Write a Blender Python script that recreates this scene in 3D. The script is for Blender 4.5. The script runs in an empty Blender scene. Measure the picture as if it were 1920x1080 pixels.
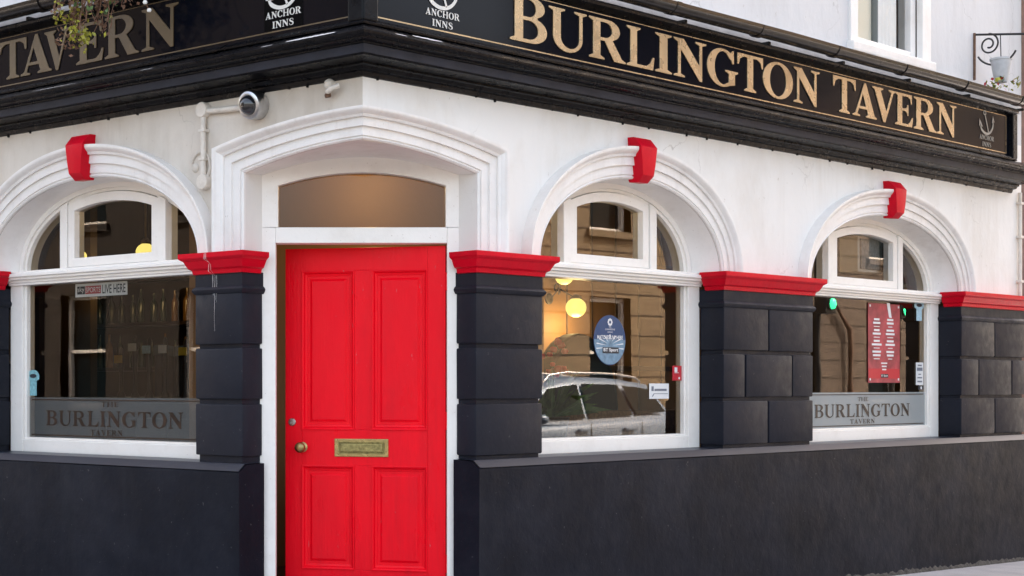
import bpy, bmesh, math, random
from mathutils import Vector, Matrix
random.seed(11)
S = bpy.context.scene
COL = S.collection
rad = math.radians

# ------------------------------------------------------------------ camera
cam_d = bpy.data.cameras.new('camera')
cam = bpy.data.objects.new('camera', cam_d)
COL.objects.link(cam)
cam.location = (0, 0, 1.30)
cam.rotation_euler = (rad(90), 0, 0)
cam_d.sensor_width = 36.0
cam_d.lens = 2900.0 / 1920.0 * 36.0
cam_d.shift_x = 280.0 / 1920.0
cam_d.shift_y = 182.0 / 1920.0
cam_d.clip_end = 500
S.camera = cam

# ------------------------------------------------------------------ sky, sun, exposure
SUN_EL, SUN_AZ = 48.0, 8.0            # the sun stands behind the pub: both fronts lie in open shade, the far side of the street is lit
W = bpy.data.worlds.new('World')
S.world = W
W.use_nodes = True
wn = W.node_tree
sky = wn.nodes.new('ShaderNodeTexSky')
sky.sky_type = 'NISHITA'
sky.sun_disc = False
sky.sun_elevation = rad(SUN_EL)
sky.sun_rotation = rad(SUN_AZ)
sky.altitude = 0
sky.air_density = 0.8
sky.dust_density = 6.0
sky.ozone_density = 0.3
bg = wn.nodes['Background']
bg.inputs['Strength'].default_value = 0.15
wb = wn.nodes.new('ShaderNodeMix')       # camera white balance for open shade
wb.data_type = 'RGBA'
wb.blend_type = 'MULTIPLY'
wb.inputs[0].default_value = 1.0
wb.inputs[7].default_value = (1.0, 0.865, 0.70, 1)
wn.links.new(sky.outputs['Color'], wb.inputs[6])
wn.links.new(wb.outputs[2], bg.inputs['Color'])
sun_d = bpy.data.lights.new('sun', 'SUN')
sun_d.energy = 2.0
sun_d.angle = rad(0.6)
sun_d.color = (1.0, 0.94, 0.85)
sun = bpy.data.objects.new('sun', sun_d)
COL.objects.link(sun)
sd = Vector((math.sin(rad(SUN_AZ)) * math.cos(rad(SUN_EL)), math.cos(rad(SUN_AZ)) * math.cos(rad(SUN_EL)), math.sin(rad(SUN_EL))))
sun.rotation_euler = (-sd).to_track_quat('-Z', 'Y').to_euler()
sun.location = sd * 60
S.view_settings.view_transform = 'Standard'
S.view_settings.look = 'None'
S.view_settings.exposure = 3.05
S.view_settings.gamma = 1.0
S.render.engine = 'CYCLES'
S.cycles.max_bounces = 8
S.cycles.transparent_max_bounces = 16
S.cycles.sample_clamp_indirect = 6

# ------------------------------------------------------------------ materials
def mat(name, col, rough=0.5, var=0.0, vscale=6.0, bump=0.0, bscale=40.0, metal=0.0, coat=0.0, spec=0.5,
        dirt=None, dirt_amt=0.0, dirt_scale=3.0, stretch=(1, 1, 1), chips=None, chip_amt=0.0, chip_scale=60.0,
        emit=None, emit_s=0.0, rvar=0.0, sheen=0.0, streak=None, streak_amt=0.0, streak_scale=7.0, crack=None, crack_amt=0.0, crack_scale=1.1, brush=0.0):
    m = bpy.data.materials.new(name)
    m.use_nodes = True
    nt = m.node_tree
    b = nt.nodes['Principled BSDF']
    N, Lk = nt.nodes.new, nt.links.new
    b.inputs['Roughness'].default_value = rough
    b.inputs['Metallic'].default_value = metal
    b.inputs['Specular IOR Level'].default_value = spec
    b.inputs['Coat Weight'].default_value = coat
    b.inputs['Coat Roughness'].default_value = 0.15
    b.inputs['Base Color'].default_value = (*col, 1)
    geo = N('ShaderNodeNewGeometry')
    mp = N('ShaderNodeMapping')
    mp.inputs['Scale'].default_value = stretch
    Lk(geo.outputs['Position'], mp.inputs['Vector'])
    def noise(sc, detail=4, r=0.55):
        n = N('ShaderNodeTexNoise')
        n.inputs['Scale'].default_value = sc
        n.inputs['Detail'].default_value = detail
        n.inputs['Roughness'].default_value = r
        Lk(mp.outputs['Vector'], n.inputs['Vector'])
        return n.outputs['Fac']
    def ramp(src, lo, hi):
        r = N('ShaderNodeMapRange')
        r.inputs['From Min'].default_value = lo
        r.inputs['From Max'].default_value = hi
        Lk(src, r.inputs['Value'])
        return r.outputs['Result']
    def mix(fac, a, c, blend='MIX'):
        x = N('ShaderNodeMix')
        x.data_type = 'RGBA'
        x.blend_type = blend
        if isinstance(fac, float): x.inputs[0].default_value = fac
        else: Lk(fac, x.inputs[0])
        for i, v in ((6, a), (7, c)):
            if isinstance(v, tuple): x.inputs[i].default_value = (*v, 1)
            else: Lk(v, x.inputs[i])
        return x.outputs[2]
    def mul(src, k):
        q = N('ShaderNodeMath'); q.operation = 'MULTIPLY'
        Lk(src, q.inputs[0]); q.inputs[1].default_value = k
        return q.outputs[0]
    cur = col
    if var:
        lo = tuple(c * (1 - var) for c in col); hi = tuple(min(1, c * (1 + var)) for c in col)
        cur = mix(ramp(noise(vscale), 0.3, 0.7), lo, hi)
    if dirt:
        cur = mix(mul(ramp(noise(dirt_scale, 6, 0.65), 0.48, 0.8), dirt_amt), cur, dirt)
    if chips:
        cur = mix(mul(ramp(noise(chip_scale, 3, 0.6), 0.70, 0.74), chip_amt), cur, chips)
    if streak:
        m2 = N('ShaderNodeMapping'); m2.inputs['Scale'].default_value = (1, 1, 0.09)
        Lk(geo.outputs['Position'], m2.inputs['Vector'])
        n2 = N('ShaderNodeTexNoise'); n2.inputs['Scale'].default_value = streak_scale; n2.inputs['Detail'].default_value = 5; n2.inputs['Roughness'].default_value = 0.7
        Lk(m2.outputs['Vector'], n2.inputs['Vector'])
        pm = N('ShaderNodeMath'); pm.operation = 'MULTIPLY'
        Lk(ramp(n2.outputs['Fac'], 0.50, 0.74), pm.inputs[0]); Lk(ramp(noise(0.9, 3), 0.38, 0.62), pm.inputs[1])
        cur = mix(mul(pm.outputs[0], streak_amt), cur, streak)
    if crack:
        vo = N('ShaderNodeTexVoronoi'); vo.feature = 'DISTANCE_TO_EDGE'; vo.inputs['Scale'].default_value = crack_scale
        wv = N('ShaderNodeTexNoise'); wv.inputs['Scale'].default_value = 5.0; wv.inputs['Detail'].default_value = 5
        Lk(geo.outputs['Position'], wv.inputs['Vector'])
        vm = N('ShaderNodeVectorMath'); vm.operation = 'MULTIPLY_ADD'
        Lk(wv.outputs['Color'], vm.inputs[0]); vm.inputs[1].default_value = (.35, .35, .35); Lk(geo.outputs['Position'], vm.inputs[2])
        Lk(vm.outputs[0], vo.inputs['Vector'])
        r2 = ramp(vo.outputs['Distance'], 0.006, 0.0)
        pm = N('ShaderNodeMath'); pm.operation = 'MULTIPLY'
        Lk(r2, pm.inputs[0]); Lk(ramp(noise(1.3, 2), 0.50, 0.62), pm.inputs[1])
        cur = mix(mul(pm.outputs[0], crack_amt), cur, crack)
    if not isinstance(cur, tuple): Lk(cur, b.inputs['Base Color'])
    if rvar:
        rr = N('ShaderNodeMapRange')
        rr.inputs['To Min'].default_value = max(0.02, rough - rvar); rr.inputs['To Max'].default_value = min(1, rough + rvar)
        rr.inputs['From Min'].default_value = 0.3; rr.inputs['From Max'].default_value = 0.7
        Lk(noise(vscale * 2.3 + 3), rr.inputs['Value']); Lk(rr.outputs['Result'], b.inputs['Roughness'])
    if bump:
        bp = N('ShaderNodeBump')
        bp.inputs['Strength'].default_value = bump
        bp.inputs['Distance'].default_value = 0.01
        hsrc = noise(bscale, 5, 0.6)
        if brush:
            m3 = N('ShaderNodeMapping'); m3.inputs['Scale'].default_value = (1, 1, 0.05)
            Lk(geo.outputs['Position'], m3.inputs['Vector'])
            n3 = N('ShaderNodeTexNoise'); n3.inputs['Scale'].default_value = 160; n3.inputs['Detail'].default_value = 3
            Lk(m3.outputs['Vector'], n3.inputs['Vector'])
            ad = N('ShaderNodeMath'); ad.operation = 'MULTIPLY_ADD'
            Lk(n3.outputs['Fac'], ad.inputs[0]); ad.inputs[1].default_value = brush; Lk(hsrc, ad.inputs[2])
            hsrc = ad.outputs[0]
        Lk(hsrc, bp.inputs['Height'])
        Lk(bp.outputs['Normal'], b.inputs['Normal'])
    if emit:
        b.inputs['Emission Color'].default_value = (*emit, 1)
        b.inputs['Emission Strength'].default_value = emit_s
    return m

def glass_mat(name, ior=1.6, tint=(0.93, 0.95, 0.94), wave=0.0):
    m = bpy.data.materials.new(name)
    m.use_nodes = True
    nt = m.node_tree
    nt.nodes.clear()
    N, Lk = nt.nodes.new, nt.links.new
    out = N('ShaderNodeOutputMaterial'); mx = N('ShaderNodeMixShader')
    tr = N('ShaderNodeBsdfTransparent'); gl = N('ShaderNodeBsdfGlossy'); fr = N('ShaderNodeFresnel')
    tr.inputs['Color'].default_value = (*tint, 1)
    gl.inputs['Roughness'].default_value = 0.0
    fr.inputs['IOR'].default_value = ior
    if wave:
        geo = N('ShaderNodeNewGeometry'); nz = N('ShaderNodeTexNoise'); bp = N('ShaderNodeBump')
        nz.inputs['Scale'].default_value = 2.2
        bp.inputs['Strength'].default_value = wave; bp.inputs['Distance'].default_value = 0.02
        Lk(geo.outputs['Position'], nz.inputs['Vector']); Lk(nz.outputs['Fac'], bp.inputs['Height'])
        Lk(bp.outputs['Normal'], gl.inputs['Normal'])
    Lk(fr.outputs['Fac'], mx.inputs['Fac']); Lk(tr.outputs['BSDF'], mx.inputs[1]); Lk(gl.outputs['BSDF'], mx.inputs[2])
    Lk(mx.outputs['Shader'], out.inputs['Surface'])
    return m

def film_mat(name, col, alpha):
    m = mat(name, col, 0.45)
    m.node_tree.nodes['Principled BSDF'].inputs['Alpha'].default_value = alpha
    return m

M = {}
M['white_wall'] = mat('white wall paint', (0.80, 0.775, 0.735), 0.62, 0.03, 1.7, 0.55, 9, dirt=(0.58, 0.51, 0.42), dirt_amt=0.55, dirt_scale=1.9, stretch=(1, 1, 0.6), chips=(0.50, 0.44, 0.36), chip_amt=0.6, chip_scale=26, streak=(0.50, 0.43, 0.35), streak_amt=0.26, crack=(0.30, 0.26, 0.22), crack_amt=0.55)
M['upper_wall'] = mat('cool white upper wall', (0.62, 0.62, 0.625), 0.62, 0.03, 1.5, 0.5, 9, dirt=(0.50, 0.48, 0.46), dirt_amt=0.35, dirt_scale=1.4, stretch=(1, 1, 0.6), chips=(0.42, 0.38, 0.34), chip_amt=0.5, chip_scale=22, streak=(0.42, 0.40, 0.38), streak_amt=0.3, crack=(0.28, 0.27, 0.26), crack_amt=0.5, crack_scale=0.9)  # greyed against the lower wall to offset the stronger skylight up here
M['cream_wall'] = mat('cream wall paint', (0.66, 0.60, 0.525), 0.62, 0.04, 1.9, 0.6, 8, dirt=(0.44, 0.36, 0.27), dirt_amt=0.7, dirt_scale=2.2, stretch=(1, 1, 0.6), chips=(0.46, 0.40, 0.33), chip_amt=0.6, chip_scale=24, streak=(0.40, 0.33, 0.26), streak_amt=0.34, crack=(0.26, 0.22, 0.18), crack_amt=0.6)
M['white_trim'] = mat('white gloss trim', (0.83, 0.80, 0.765), 0.36, 0.03, 3, 0.18, 30, dirt=(0.55, 0.49, 0.43), dirt_amt=0.35, dirt_scale=4.5, chips=(0.45, 0.38, 0.33), chip_amt=0.5, chip_scale=45, streak=(0.50, 0.44, 0.38), streak_amt=0.35, streak_scale=11)
M['frame'] = mat('white window paint', (0.88, 0.84, 0.785), 0.34, 0.03, 3, 0.12, 45, dirt=(0.56, 0.48, 0.40), dirt_amt=0.3, dirt_scale=6, chips=(0.42, 0.34, 0.27), chip_amt=0.6, chip_scale=70)
M['line'] = mat('shadowed putty line', (0.33, 0.30, 0.29), 0.7)
M['black'] = mat('black masonry paint', (0.0115, 0.0130, 0.0205), 0.50, 0.10, 4.5, 0.28, 12, dirt=(0.022, 0.023, 0.030), dirt_amt=0.35, dirt_scale=5, chips=(0.14, 0.135, 0.13), chip_amt=0.5, chip_scale=44, rvar=0.10, spec=0.18)
M['plinth'] = mat('black plinth paint', (0.0062, 0.0080, 0.0140), 0.50, 0.28, 2.2, 0.38, 11, dirt=(0.020, 0.021, 0.027), dirt_amt=0.5, dirt_scale=2.2, chips=(0.12, 0.115, 0.11), chip_amt=0.5, chip_scale=40, rvar=0.08, spec=0.11, streak=(0.022, 0.024, 0.030), streak_amt=0.4, streak_scale=6)
M['ledge'] = mat('sky-tinted glossy ledge paint', (0.015, 0.020, 0.034), 0.36, 0.15, 1.2, dirt=(0.045, 0.047, 0.053), dirt_amt=0.4, dirt_scale=1.2)  # plinth black made lighter and bluer, sky reflection put into the colour
M['gloss_black'] = mat('black gloss joinery', (0.0042, 0.0045, 0.0062), 0.30, 0.25, 6, 0.16, 26, dirt=(0.016, 0.014, 0.013), dirt_amt=0.4, dirt_scale=7, chips=(0.06, 0.05, 0.04), chip_amt=0.45, chip_scale=50, rvar=0.1, spec=0.13)
M['red'] = mat('red gloss paint', (0.60, 0.0015, 0.016), 0.34, 0.10, 5, 0.22, 34, dirt=(0.40, 0.010, 0.018), dirt_amt=0.4, dirt_scale=7, spec=0.13)
M['door_red'] = mat('red door paint', (0.88, 0.0015, 0.013), 0.36, 0.06, 2.6, 0.22, 26, stretch=(1, 1, 0.35), spec=0.16, dirt=(0.55, 0.006, 0.016), dirt_amt=0.4, dirt_scale=3.5, rvar=0.12, chips=(0.62, 0.20, 0.20), chip_amt=0.45, chip_scale=46, brush=0.7, streak=(0.60, 0.004, 0.012), streak_amt=0.6, streak_scale=9)
M['brass'] = mat('aged brass', (0.38, 0.28, 0.12), 0.36, 0.2, 30, 0.2, 90, metal=1.0, rvar=0.12)
M['brass_dark'] = mat('tarnished brass', (0.30, 0.25, 0.10), 0.5, 0.35, 60, 0.25, 120, metal=0.9)
M['steel'] = mat('dull steel', (0.42, 0.40, 0.37), 0.4, 0.2, 60, metal=1.0)
M['skylit_black'] = mat('sky-lit black fascia paint', (0.017, 0.018, 0.026), 0.5, 0.3, 5, 0.2, 30, dirt=(0.030, 0.030, 0.036), dirt_amt=0.5, dirt_scale=8, spec=0.2)  # grey-blue of the sky-lit band put into the fascia colour
M['sign'] = mat('sign board enamel', (0.0026, 0.0036, 0.0075), 0.10, 0.1, 3, spec=0.13)
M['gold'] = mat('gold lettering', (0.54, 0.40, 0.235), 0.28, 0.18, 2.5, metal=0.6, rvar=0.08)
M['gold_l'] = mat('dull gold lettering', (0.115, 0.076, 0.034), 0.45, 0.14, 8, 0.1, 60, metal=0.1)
M['gold_edge'] = mat('dark letter edge', (0.16, 0.10, 0.04), 0.5)
M['pale'] = mat('pale print', (0.75, 0.73, 0.68), 0.5)
M['pale_dim'] = mat('darker pale print', (0.30, 0.265, 0.22), 0.6)  # darker than the pale print, for the far right logo
M['logo_black'] = mat('logo panel black', (0.001, 0.001, 0.0015), 0.3, spec=0.05)
M['gutter'] = mat('weathered gutter iron', (0.013, 0.012, 0.012), 0.20, 0.3, 9, 0.06, 20, dirt=(0.040, 0.027, 0.019), dirt_amt=0.5, dirt_scale=5, rvar=0.08)
M['lead'] = mat('pale flashing', (0.62, 0.61, 0.60), 0.5, 0.15, 8, 0.3, 20)
M['bare'] = mat('bare flaked patch', (0.74, 0.72, 0.70), 0.7, 0.15, 40, 0.5, 80)
M['glass'] = glass_mat('window glass', 1.98, wave=0.012)
M['glass_l'] = glass_mat('old window glass', 1.5, (0.85, 0.85, 0.82), wave=0.012)
M['fanglass'] = glass_mat('fanlight glass', 1.5, (0.85, 0.78, 0.68), wave=0.02)
M['fanglass2'] = glass_mat('thin pane', 1.22, (0.97, 0.97, 0.96))
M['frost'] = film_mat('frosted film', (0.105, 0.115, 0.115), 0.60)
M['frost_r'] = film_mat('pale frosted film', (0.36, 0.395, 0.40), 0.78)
M['etch'] = mat('clear etched letter', (0.035, 0.026, 0.022), 0.4)
M['etch_l'] = mat('clear etched letter brown', (0.040, 0.022, 0.014), 0.4, 0.5, 9, spec=.2)
M['dome'] = mat('smoked dome', (0.012, 0.013, 0.016), 0.06, coat=0.8)
M['chrome'] = mat('brushed silver casing', (0.55, 0.55, 0.56), 0.28, 0.12, 30, metal=1.0)
M['conduit'] = mat('painted conduit', (0.72, 0.66, 0.58), 0.5, 0.06, 12, 0.3, 60, dirt=(0.40, 0.33, 0.26), dirt_amt=0.5, dirt_scale=18)
M['iron'] = mat('black wrought iron', (0.014, 0.014, 0.016), 0.4, bump=0.2, bscale=90)
M['rust'] = mat('rusty iron', (0.14, 0.075, 0.045), 0.8, 0.3, 50)
M['pavement'] = mat('pavement slabs', (0.30, 0.305, 0.325), 0.75, 0.14, 3, 0.4, 60, dirt=(0.17, 0.165, 0.16), dirt_amt=0.5, dirt_scale=2.5)
M['asphalt'] = mat('asphalt', (0.055, 0.055, 0.057), 0.8, 0.25, 6, 0.6, 120)
M['kerb'] = mat('granite kerb', (0.26, 0.255, 0.25), 0.7, 0.2, 20, 0.3, 90)
M['grime'] = mat('grimy wall foot', (0.045, 0.041, 0.036), 0.9, 0.45, 16, 0.8, 30)
M['ochre'] = mat('ochre interior wall', (0.215, 0.105, 0.032), 0.6, 0.12, 1.5, 0.1, 20)
M['brown'] = mat('brown interior wall', (0.062, 0.034, 0.016), 0.55, 0.2, 3, 0.1, 20)
M['darkwood'] = mat('dark stained wood', (0.028, 0.017, 0.012), 0.35, 0.3, 6, 0.1, 30, stretch=(1, 1, 0.2))
M['ceiling'] = mat('stained ceiling', (0.10, 0.062, 0.035), 0.7, 0.1, 2)
M['lobbywood'] = mat('varnished lobby boards', (0.26, 0.125, 0.045), 0.35, 0.3, 4, 0.1, 30, stretch=(1, 1, 0.15))
M['carpet'] = mat('dark carpet', (0.05, 0.02, 0.018), 0.95, 0.3, 30)
M['globe'] = mat('lit opal globe', (0.25, 0.2, 0.06), 0.4, emit=(1.0, 0.80, 0.20), emit_s=0.15)
M['tan'] = mat('tan tweed upholstery', (0.17, 0.085, 0.032), 0.9, 0.45, 60, 0.5, 200)
M['leather'] = mat('dark leather', (0.02, 0.016, 0.016), 0.4)
M['leaf'] = mat('green leaf', (0.07, 0.12, 0.03), 0.5, 0.4, 30)
M['leaf_y'] = mat('yellow green leaf', (0.34, 0.33, 0.035), 0.5, 0.35, 40)
M['twig'] = mat('dry brown twig', (0.16, 0.085, 0.05), 0.8, 0.4, 40)
M['flower_red'] = mat('red flower', (0.45, 0.02, 0.03), 0.6)
M['flower_white'] = mat('white flower', (0.8, 0.8, 0.75), 0.6)
M['potwhite'] = mat('off white pot', (0.48, 0.49, 0.50), 0.6, 0.1, 20)
M['blue'] = mat('blue print', (0.006, 0.050, 0.15), 0.35)
M['blue_l'] = mat('light blue print', (0.13, 0.24, 0.34), 0.35, 0.3, 30)
M['poster_red'] = mat('red poster', (0.36, 0.050, 0.062), 0.5, 0.4, 11)
M['poster_red2'] = mat('bright red poster', (0.50, 0.018, 0.03), 0.5)
M['poster_dim'] = mat('dull red print', (0.42, 0.05, 0.06), 0.5)
M['teal'] = mat('teal print', (0.20, 0.43, 0.47), 0.5, 0.3, 60)
M['sky_blue'] = mat('pale blue print', (0.38, 0.58, 0.68), 0.5, 0.2, 60)
M['paper'] = mat('white paper', (0.72, 0.73, 0.73), 0.5)
M['ink'] = mat('dark ink', (0.02, 0.025, 0.035), 0.5)
M['grey_ink'] = mat('grey ink', (0.16, 0.18, 0.22), 0.5)
M['stone'] = mat('ochre ashlar stone', (0.22, 0.155, 0.088), 0.8, 0.18, 0.9, 0.4, 12, dirt=(0.22, 0.16, 0.11), dirt_amt=0.4, dirt_scale=0.8)
M['darkstone'] = mat('dark brown stone', (0.034, 0.027, 0.022), 0.85, 0.2, 0.9, 0.4, 12)
M['stone_joint'] = mat('recessed stone joint', (0.05, 0.036, 0.025), 0.9)
M['stone2'] = mat('pink buff stone', (0.115, 0.082, 0.059), 0.8, 0.15, 0.8, 0.3, 12)
M['roof'] = mat('roof slate', (0.06, 0.062, 0.07), 0.7, 0.2, 4)
M['car_silver'] = mat('silver blue car paint', (0.18, 0.24, 0.33), 0.35, metal=0.1, coat=0.2)
M['car_dark'] = mat('dark blue car paint', (0.012, 0.018, 0.045), 0.2, metal=0.3, coat=0.8)
M['car_glass'] = mat('tinted car glass', (0.008, 0.014, 0.018), 0.05, spec=0.06)
M['tyre'] = mat('tyre rubber', (0.015, 0.015, 0.016), 0.8)
M['car_trim'] = mat('black car trim', (0.015, 0.015, 0.016), 0.4)
M['lamp_red'] = mat('red lamp lens', (0.35, 0.01, 0.01), 0.2)
M['lamp_clear'] = mat('clear lamp lens', (0.6, 0.62, 0.65), 0.1, metal=0.6)
M['green_on'] = mat('lit green lens', (0.1, 0.8, 0.4), 0.3, emit=(0.05, 1.0, 0.38), emit_s=1.3)
M['amber_off'] = mat('unlit amber lens', (0.10, 0.05, 0.01), 0.3)
M['red_off'] = mat('unlit red lens', (0.10, 0.01, 0.01), 0.3)
M['blind'] = mat('cream window blind', (0.88, 0.83, 0.70), 0.8, 0.03, 2)
M['curtain'] = mat('white net curtain', (0.90, 0.90, 0.89), 0.9, 0.05, 6, 0.3, 20)
M['dark_in'] = mat('dim room wall', (0.16, 0.18, 0.18), 0.8)
M['louvre'] = mat('grey speaker cloth', (0.34, 0.34, 0.345), 0.8, 0.2, 40, 0.4, 120)
M['bluecloth'] = mat('dark blue cloth', (0.010, 0.016, 0.036), 0.8, 0.3, 9)
M['blueheading'] = mat('slate blue heading', (0.045, 0.075, 0.13), 0.5, 0.4, 12)
M['bottle'] = mat('dark bottle glass', (0.02, 0.035, 0.02), 0.1, coat=0.5)
M['bottle2'] = mat('amber bottle glass', (0.20, 0.09, 0.02), 0.1, coat=0.5)
M['yellow_p'] = mat('yellow print', (0.60, 0.40, 0.05), 0.4)
M['neigh'] = mat('neighbour brick', (0.16, 0.09, 0.07), 0.8, 0.25, 9, 0.5, 14)

# ------------------------------------------------------------------ frames of the two fronts
F_, ZC = 2900.0, 7.964
TH_R, TH_L = rad(42.069), rad(40.001)
CR, SR, CL, SL = math.cos(TH_R), math.sin(TH_R), math.cos(TH_L), math.sin(TH_L)
def TR(u, d, z): return Vector((u * CR - d * SR, ZC + u * SR + d * CR, z))
def TL(u, d, z): return Vector((-u * CL + d * SL, ZC + u * SL + d * CL, z))
def TW(x, y, z): return Vector((x, y, z))
def mitre(e):
    # corner of the two fronts, both moved out by e: returns u on the right and on the left front
    # TR(u,-e)==TL(v,-e)
    a = Matrix(((CR, CL), (SR, -SL)))
    rhs = Vector((-e * SL - e * SR, -e * CL + e * CR))
    s = a.inverted() @ rhs
    return s[0], s[1]
def ground_z(x, y): return 0.027 - 0.0325 * min(max(x, -0.6), 5.6)
def road_z(x, y): return max(ground_z(x, y) - .115, -.19)
KINKS = (-0.6, 3.69, 5.6)

# ------------------------------------------------------------------ object helpers
WPOS = {}
def link(o, parent=None, at=(0, 0, 0)):
    COL.objects.link(o)
    at = Vector(at)
    WPOS[o.name] = at
    if parent is not None:
        o.parent = parent
        o.location = at - WPOS[parent.name]
    else:
        o.location = at
    return o
def tag(o, label=None, cat=None, group=None, kind=None):
    if label: o['label'] = label
    if cat: o['category'] = cat
    if group: o['group'] = group
    if kind: o['kind'] = kind
    return o
def empty(name, at, label=None, cat=None, group=None, parent=None):
    o = bpy.data.objects.new(name, None)
    o.empty_display_size = 0.1
    link(o, parent, at)
    return tag(o, label, cat, group)

class MB:
    def __init__(s): s.v, s.f, s.m = [], [], []
    def add(s, vs, fs, mi=0):
        o = len(s.v)
        s.v += [Vector(p) for p in vs]
        s.f += [tuple(i + o for i in f) for f in fs]
        s.m += [mi] * len(fs)
        return s
    def box(s, T, u0, u1, d0, d1, z0, z1, mi=0):
        vs = [T(u, d, z) for z in (z0, z1) for d in (d0, d1) for u in (u0, u1)]
        return s.add(vs, [(0, 1, 3, 2), (4, 6, 7, 5), (0, 4, 5, 1), (2, 3, 7, 6), (0, 2, 6, 4), (1, 5, 7, 3)], mi)
    def prism(s, T, pts, d0, d1, mi=0):
        n = len(pts)
        vs = [T(u, d0, z) for u, z in pts] + [T(u, d1, z) for u, z in pts]
        fs = [tuple(range(n)), tuple(range(2 * n - 1, n - 1, -1))]
        fs += [(i, (i + 1) % n, n + (i + 1) % n, n + i) for i in range(n)]
        return s.add(vs, fs, mi)
    def grid(s, rows, closed=False, mi=0, caps=False):
        n = len(rows[0]); vs = [p for r in rows for p in r]; fs = []
        for i in range(len(rows) - 1):
            for j in range(n if closed else n - 1):
                k = (j + 1) % n
                fs.append((i * n + j, i * n + k, (i + 1) * n + k, (i + 1) * n + j))
        if caps:
            fs.append(tuple(range(n - 1, -1, -1)))
            fs.append(tuple(range((len(rows) - 1) * n, len(rows) * n)))
        return s.add(vs, fs, mi)
    def tube(s, pts, r, n=8, mi=0, caps=True):
        pts = [Vector(p) for p in pts]; rows = []
        up = Vector((0.13, 0.21, 0.97))
        for i, p in enumerate(pts):
            t = (pts[min(i + 1, len(pts) - 1)] - pts[max(i - 1, 0)]).normalized()
            a = t.cross(up)
            if a.length < 0.1: a = t.cross(Vector((1, 0, 0)))
            a.normalize(); b = t.cross(a)
            rr = r[i] if isinstance(r, (list, tuple)) else r
            rows.append([p + (a * math.cos(k * 2 * math.pi / n) + b * math.sin(k * 2 * math.pi / n)) * rr for k in range(n)])
        return s.grid(rows, True, mi, caps)
    def lathe(s, o, axis, prof, n=24, mi=0):
        o = Vector(o); ax = Vector(axis).normalized()
        a = ax.cross(Vector((0.3, 0.2, 0.93)))
        if a.length < 0.05: a = ax.cross(Vector((1, 0, 0)))
        a.normalize(); b = ax.cross(a)
        rows = [[o + ax * h + (a * math.cos(k * 2 * math.pi / n) + b * math.sin(k * 2 * math.pi / n)) * max(r, 1e-4) for k in range(n)] for r, h in prof]
        return s.grid(rows, True, mi, True)
    def sphere(s, o, r, n=20, mi=0, sq=(1, 1, 1)):
        o = Vector(o); rows = []
        for i in range(1, n // 2):
            a = math.pi * i / (n // 2)
            rows.append([o + Vector((math.sin(a) * math.cos(k * 2 * math.pi / n) * r * sq[0], math.sin(a) * math.sin(k * 2 * math.pi / n) * r * sq[1], math.cos(a) * r * sq[2])) for k in range(n)])
        return s.grid(rows, True, mi, True)
    def build(s, name, m, parent=None, bevel=0.0, smooth=None, seg=2, jit=0.0):
        me = bpy.data.meshes.new(name)
        lo = Vector((min(p.x for p in s.v), min(p.y for p in s.v), min(p.z for p in s.v)))
        hi = Vector((max(p.x for p in s.v), max(p.y for p in s.v), max(p.z for p in s.v)))
        c = Vector(((lo.x + hi.x) / 2, (lo.y + hi.y) / 2, lo.z))
        me.from_pydata([p - c for p in s.v], [], s.f)
        for mm in (m if isinstance(m, (list, tuple)) else [m]): me.materials.append(M[mm])
        for i, p in enumerate(me.polygons): p.material_index = s.m[i]
        bm = bmesh.new(); bm.from_mesh(me)
        bmesh.ops.recalc_face_normals(bm, faces=bm.faces[:])
        if bevel:
            es = [e for e in bm.edges if len(e.link_faces) == 2 and e.calc_face_angle(0) > 0.6]
            bmesh.ops.bevel(bm, geom=es, offset=bevel, segments=seg, affect='EDGES', profile=0.6, clamp_overlap=True)
        if jit:
            for v in bm.verts: v.co += Vector((random.uniform(-jit, jit), random.uniform(-jit, jit), random.uniform(-jit, jit)))
        if smooth is not None:
            for f in bm.faces: f.smooth = True
            for e in bm.edges:
                if len(e.link_faces) == 2 and e.calc_face_angle(0) > smooth: e.smooth = False
        bm.to_mesh(me); bm.free()
        o = bpy.data.objects.new(name, me)
        return link(o, parent, c)

def pane(T, pts, d, m, parent, name='pane'):
    vs = [T(u, d, z) for u, z in pts]
    n = Vector((0, 0, 0))
    for a, b in zip(vs, vs[1:] + vs[:1]): n += a.cross(b)
    out = T(0, -1, 0) - T(0, 0, 0)
    if n.dot(out) < 0: vs = vs[::-1]
    o = MB().add(vs, [tuple(range(len(vs)))]).build(name, m, parent)
    if o.data.polygons[0].normal.dot(out) < 0: o.data.flip_normals()
    return o

def smoothpath(pts, n=8):
    out = []
    for i in range(len(pts) - 1):
        p0, p1, p2, p3 = pts[max(i - 1, 0)], pts[i], pts[i + 1], pts[min(i + 2, len(pts) - 1)]
        for k in range(n):
            t = k / n
            out.append(tuple(0.5 * ((2 * b) + (-a + c) * t + (2 * a - 5 * b + 4 * c - d) * t * t + (-a + 3 * b - 3 * c + d) * t ** 3) for a, b, c, d in zip(p0, p1, p2, p3)))
    out.append(tuple(pts[-1]))
    return out

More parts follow.
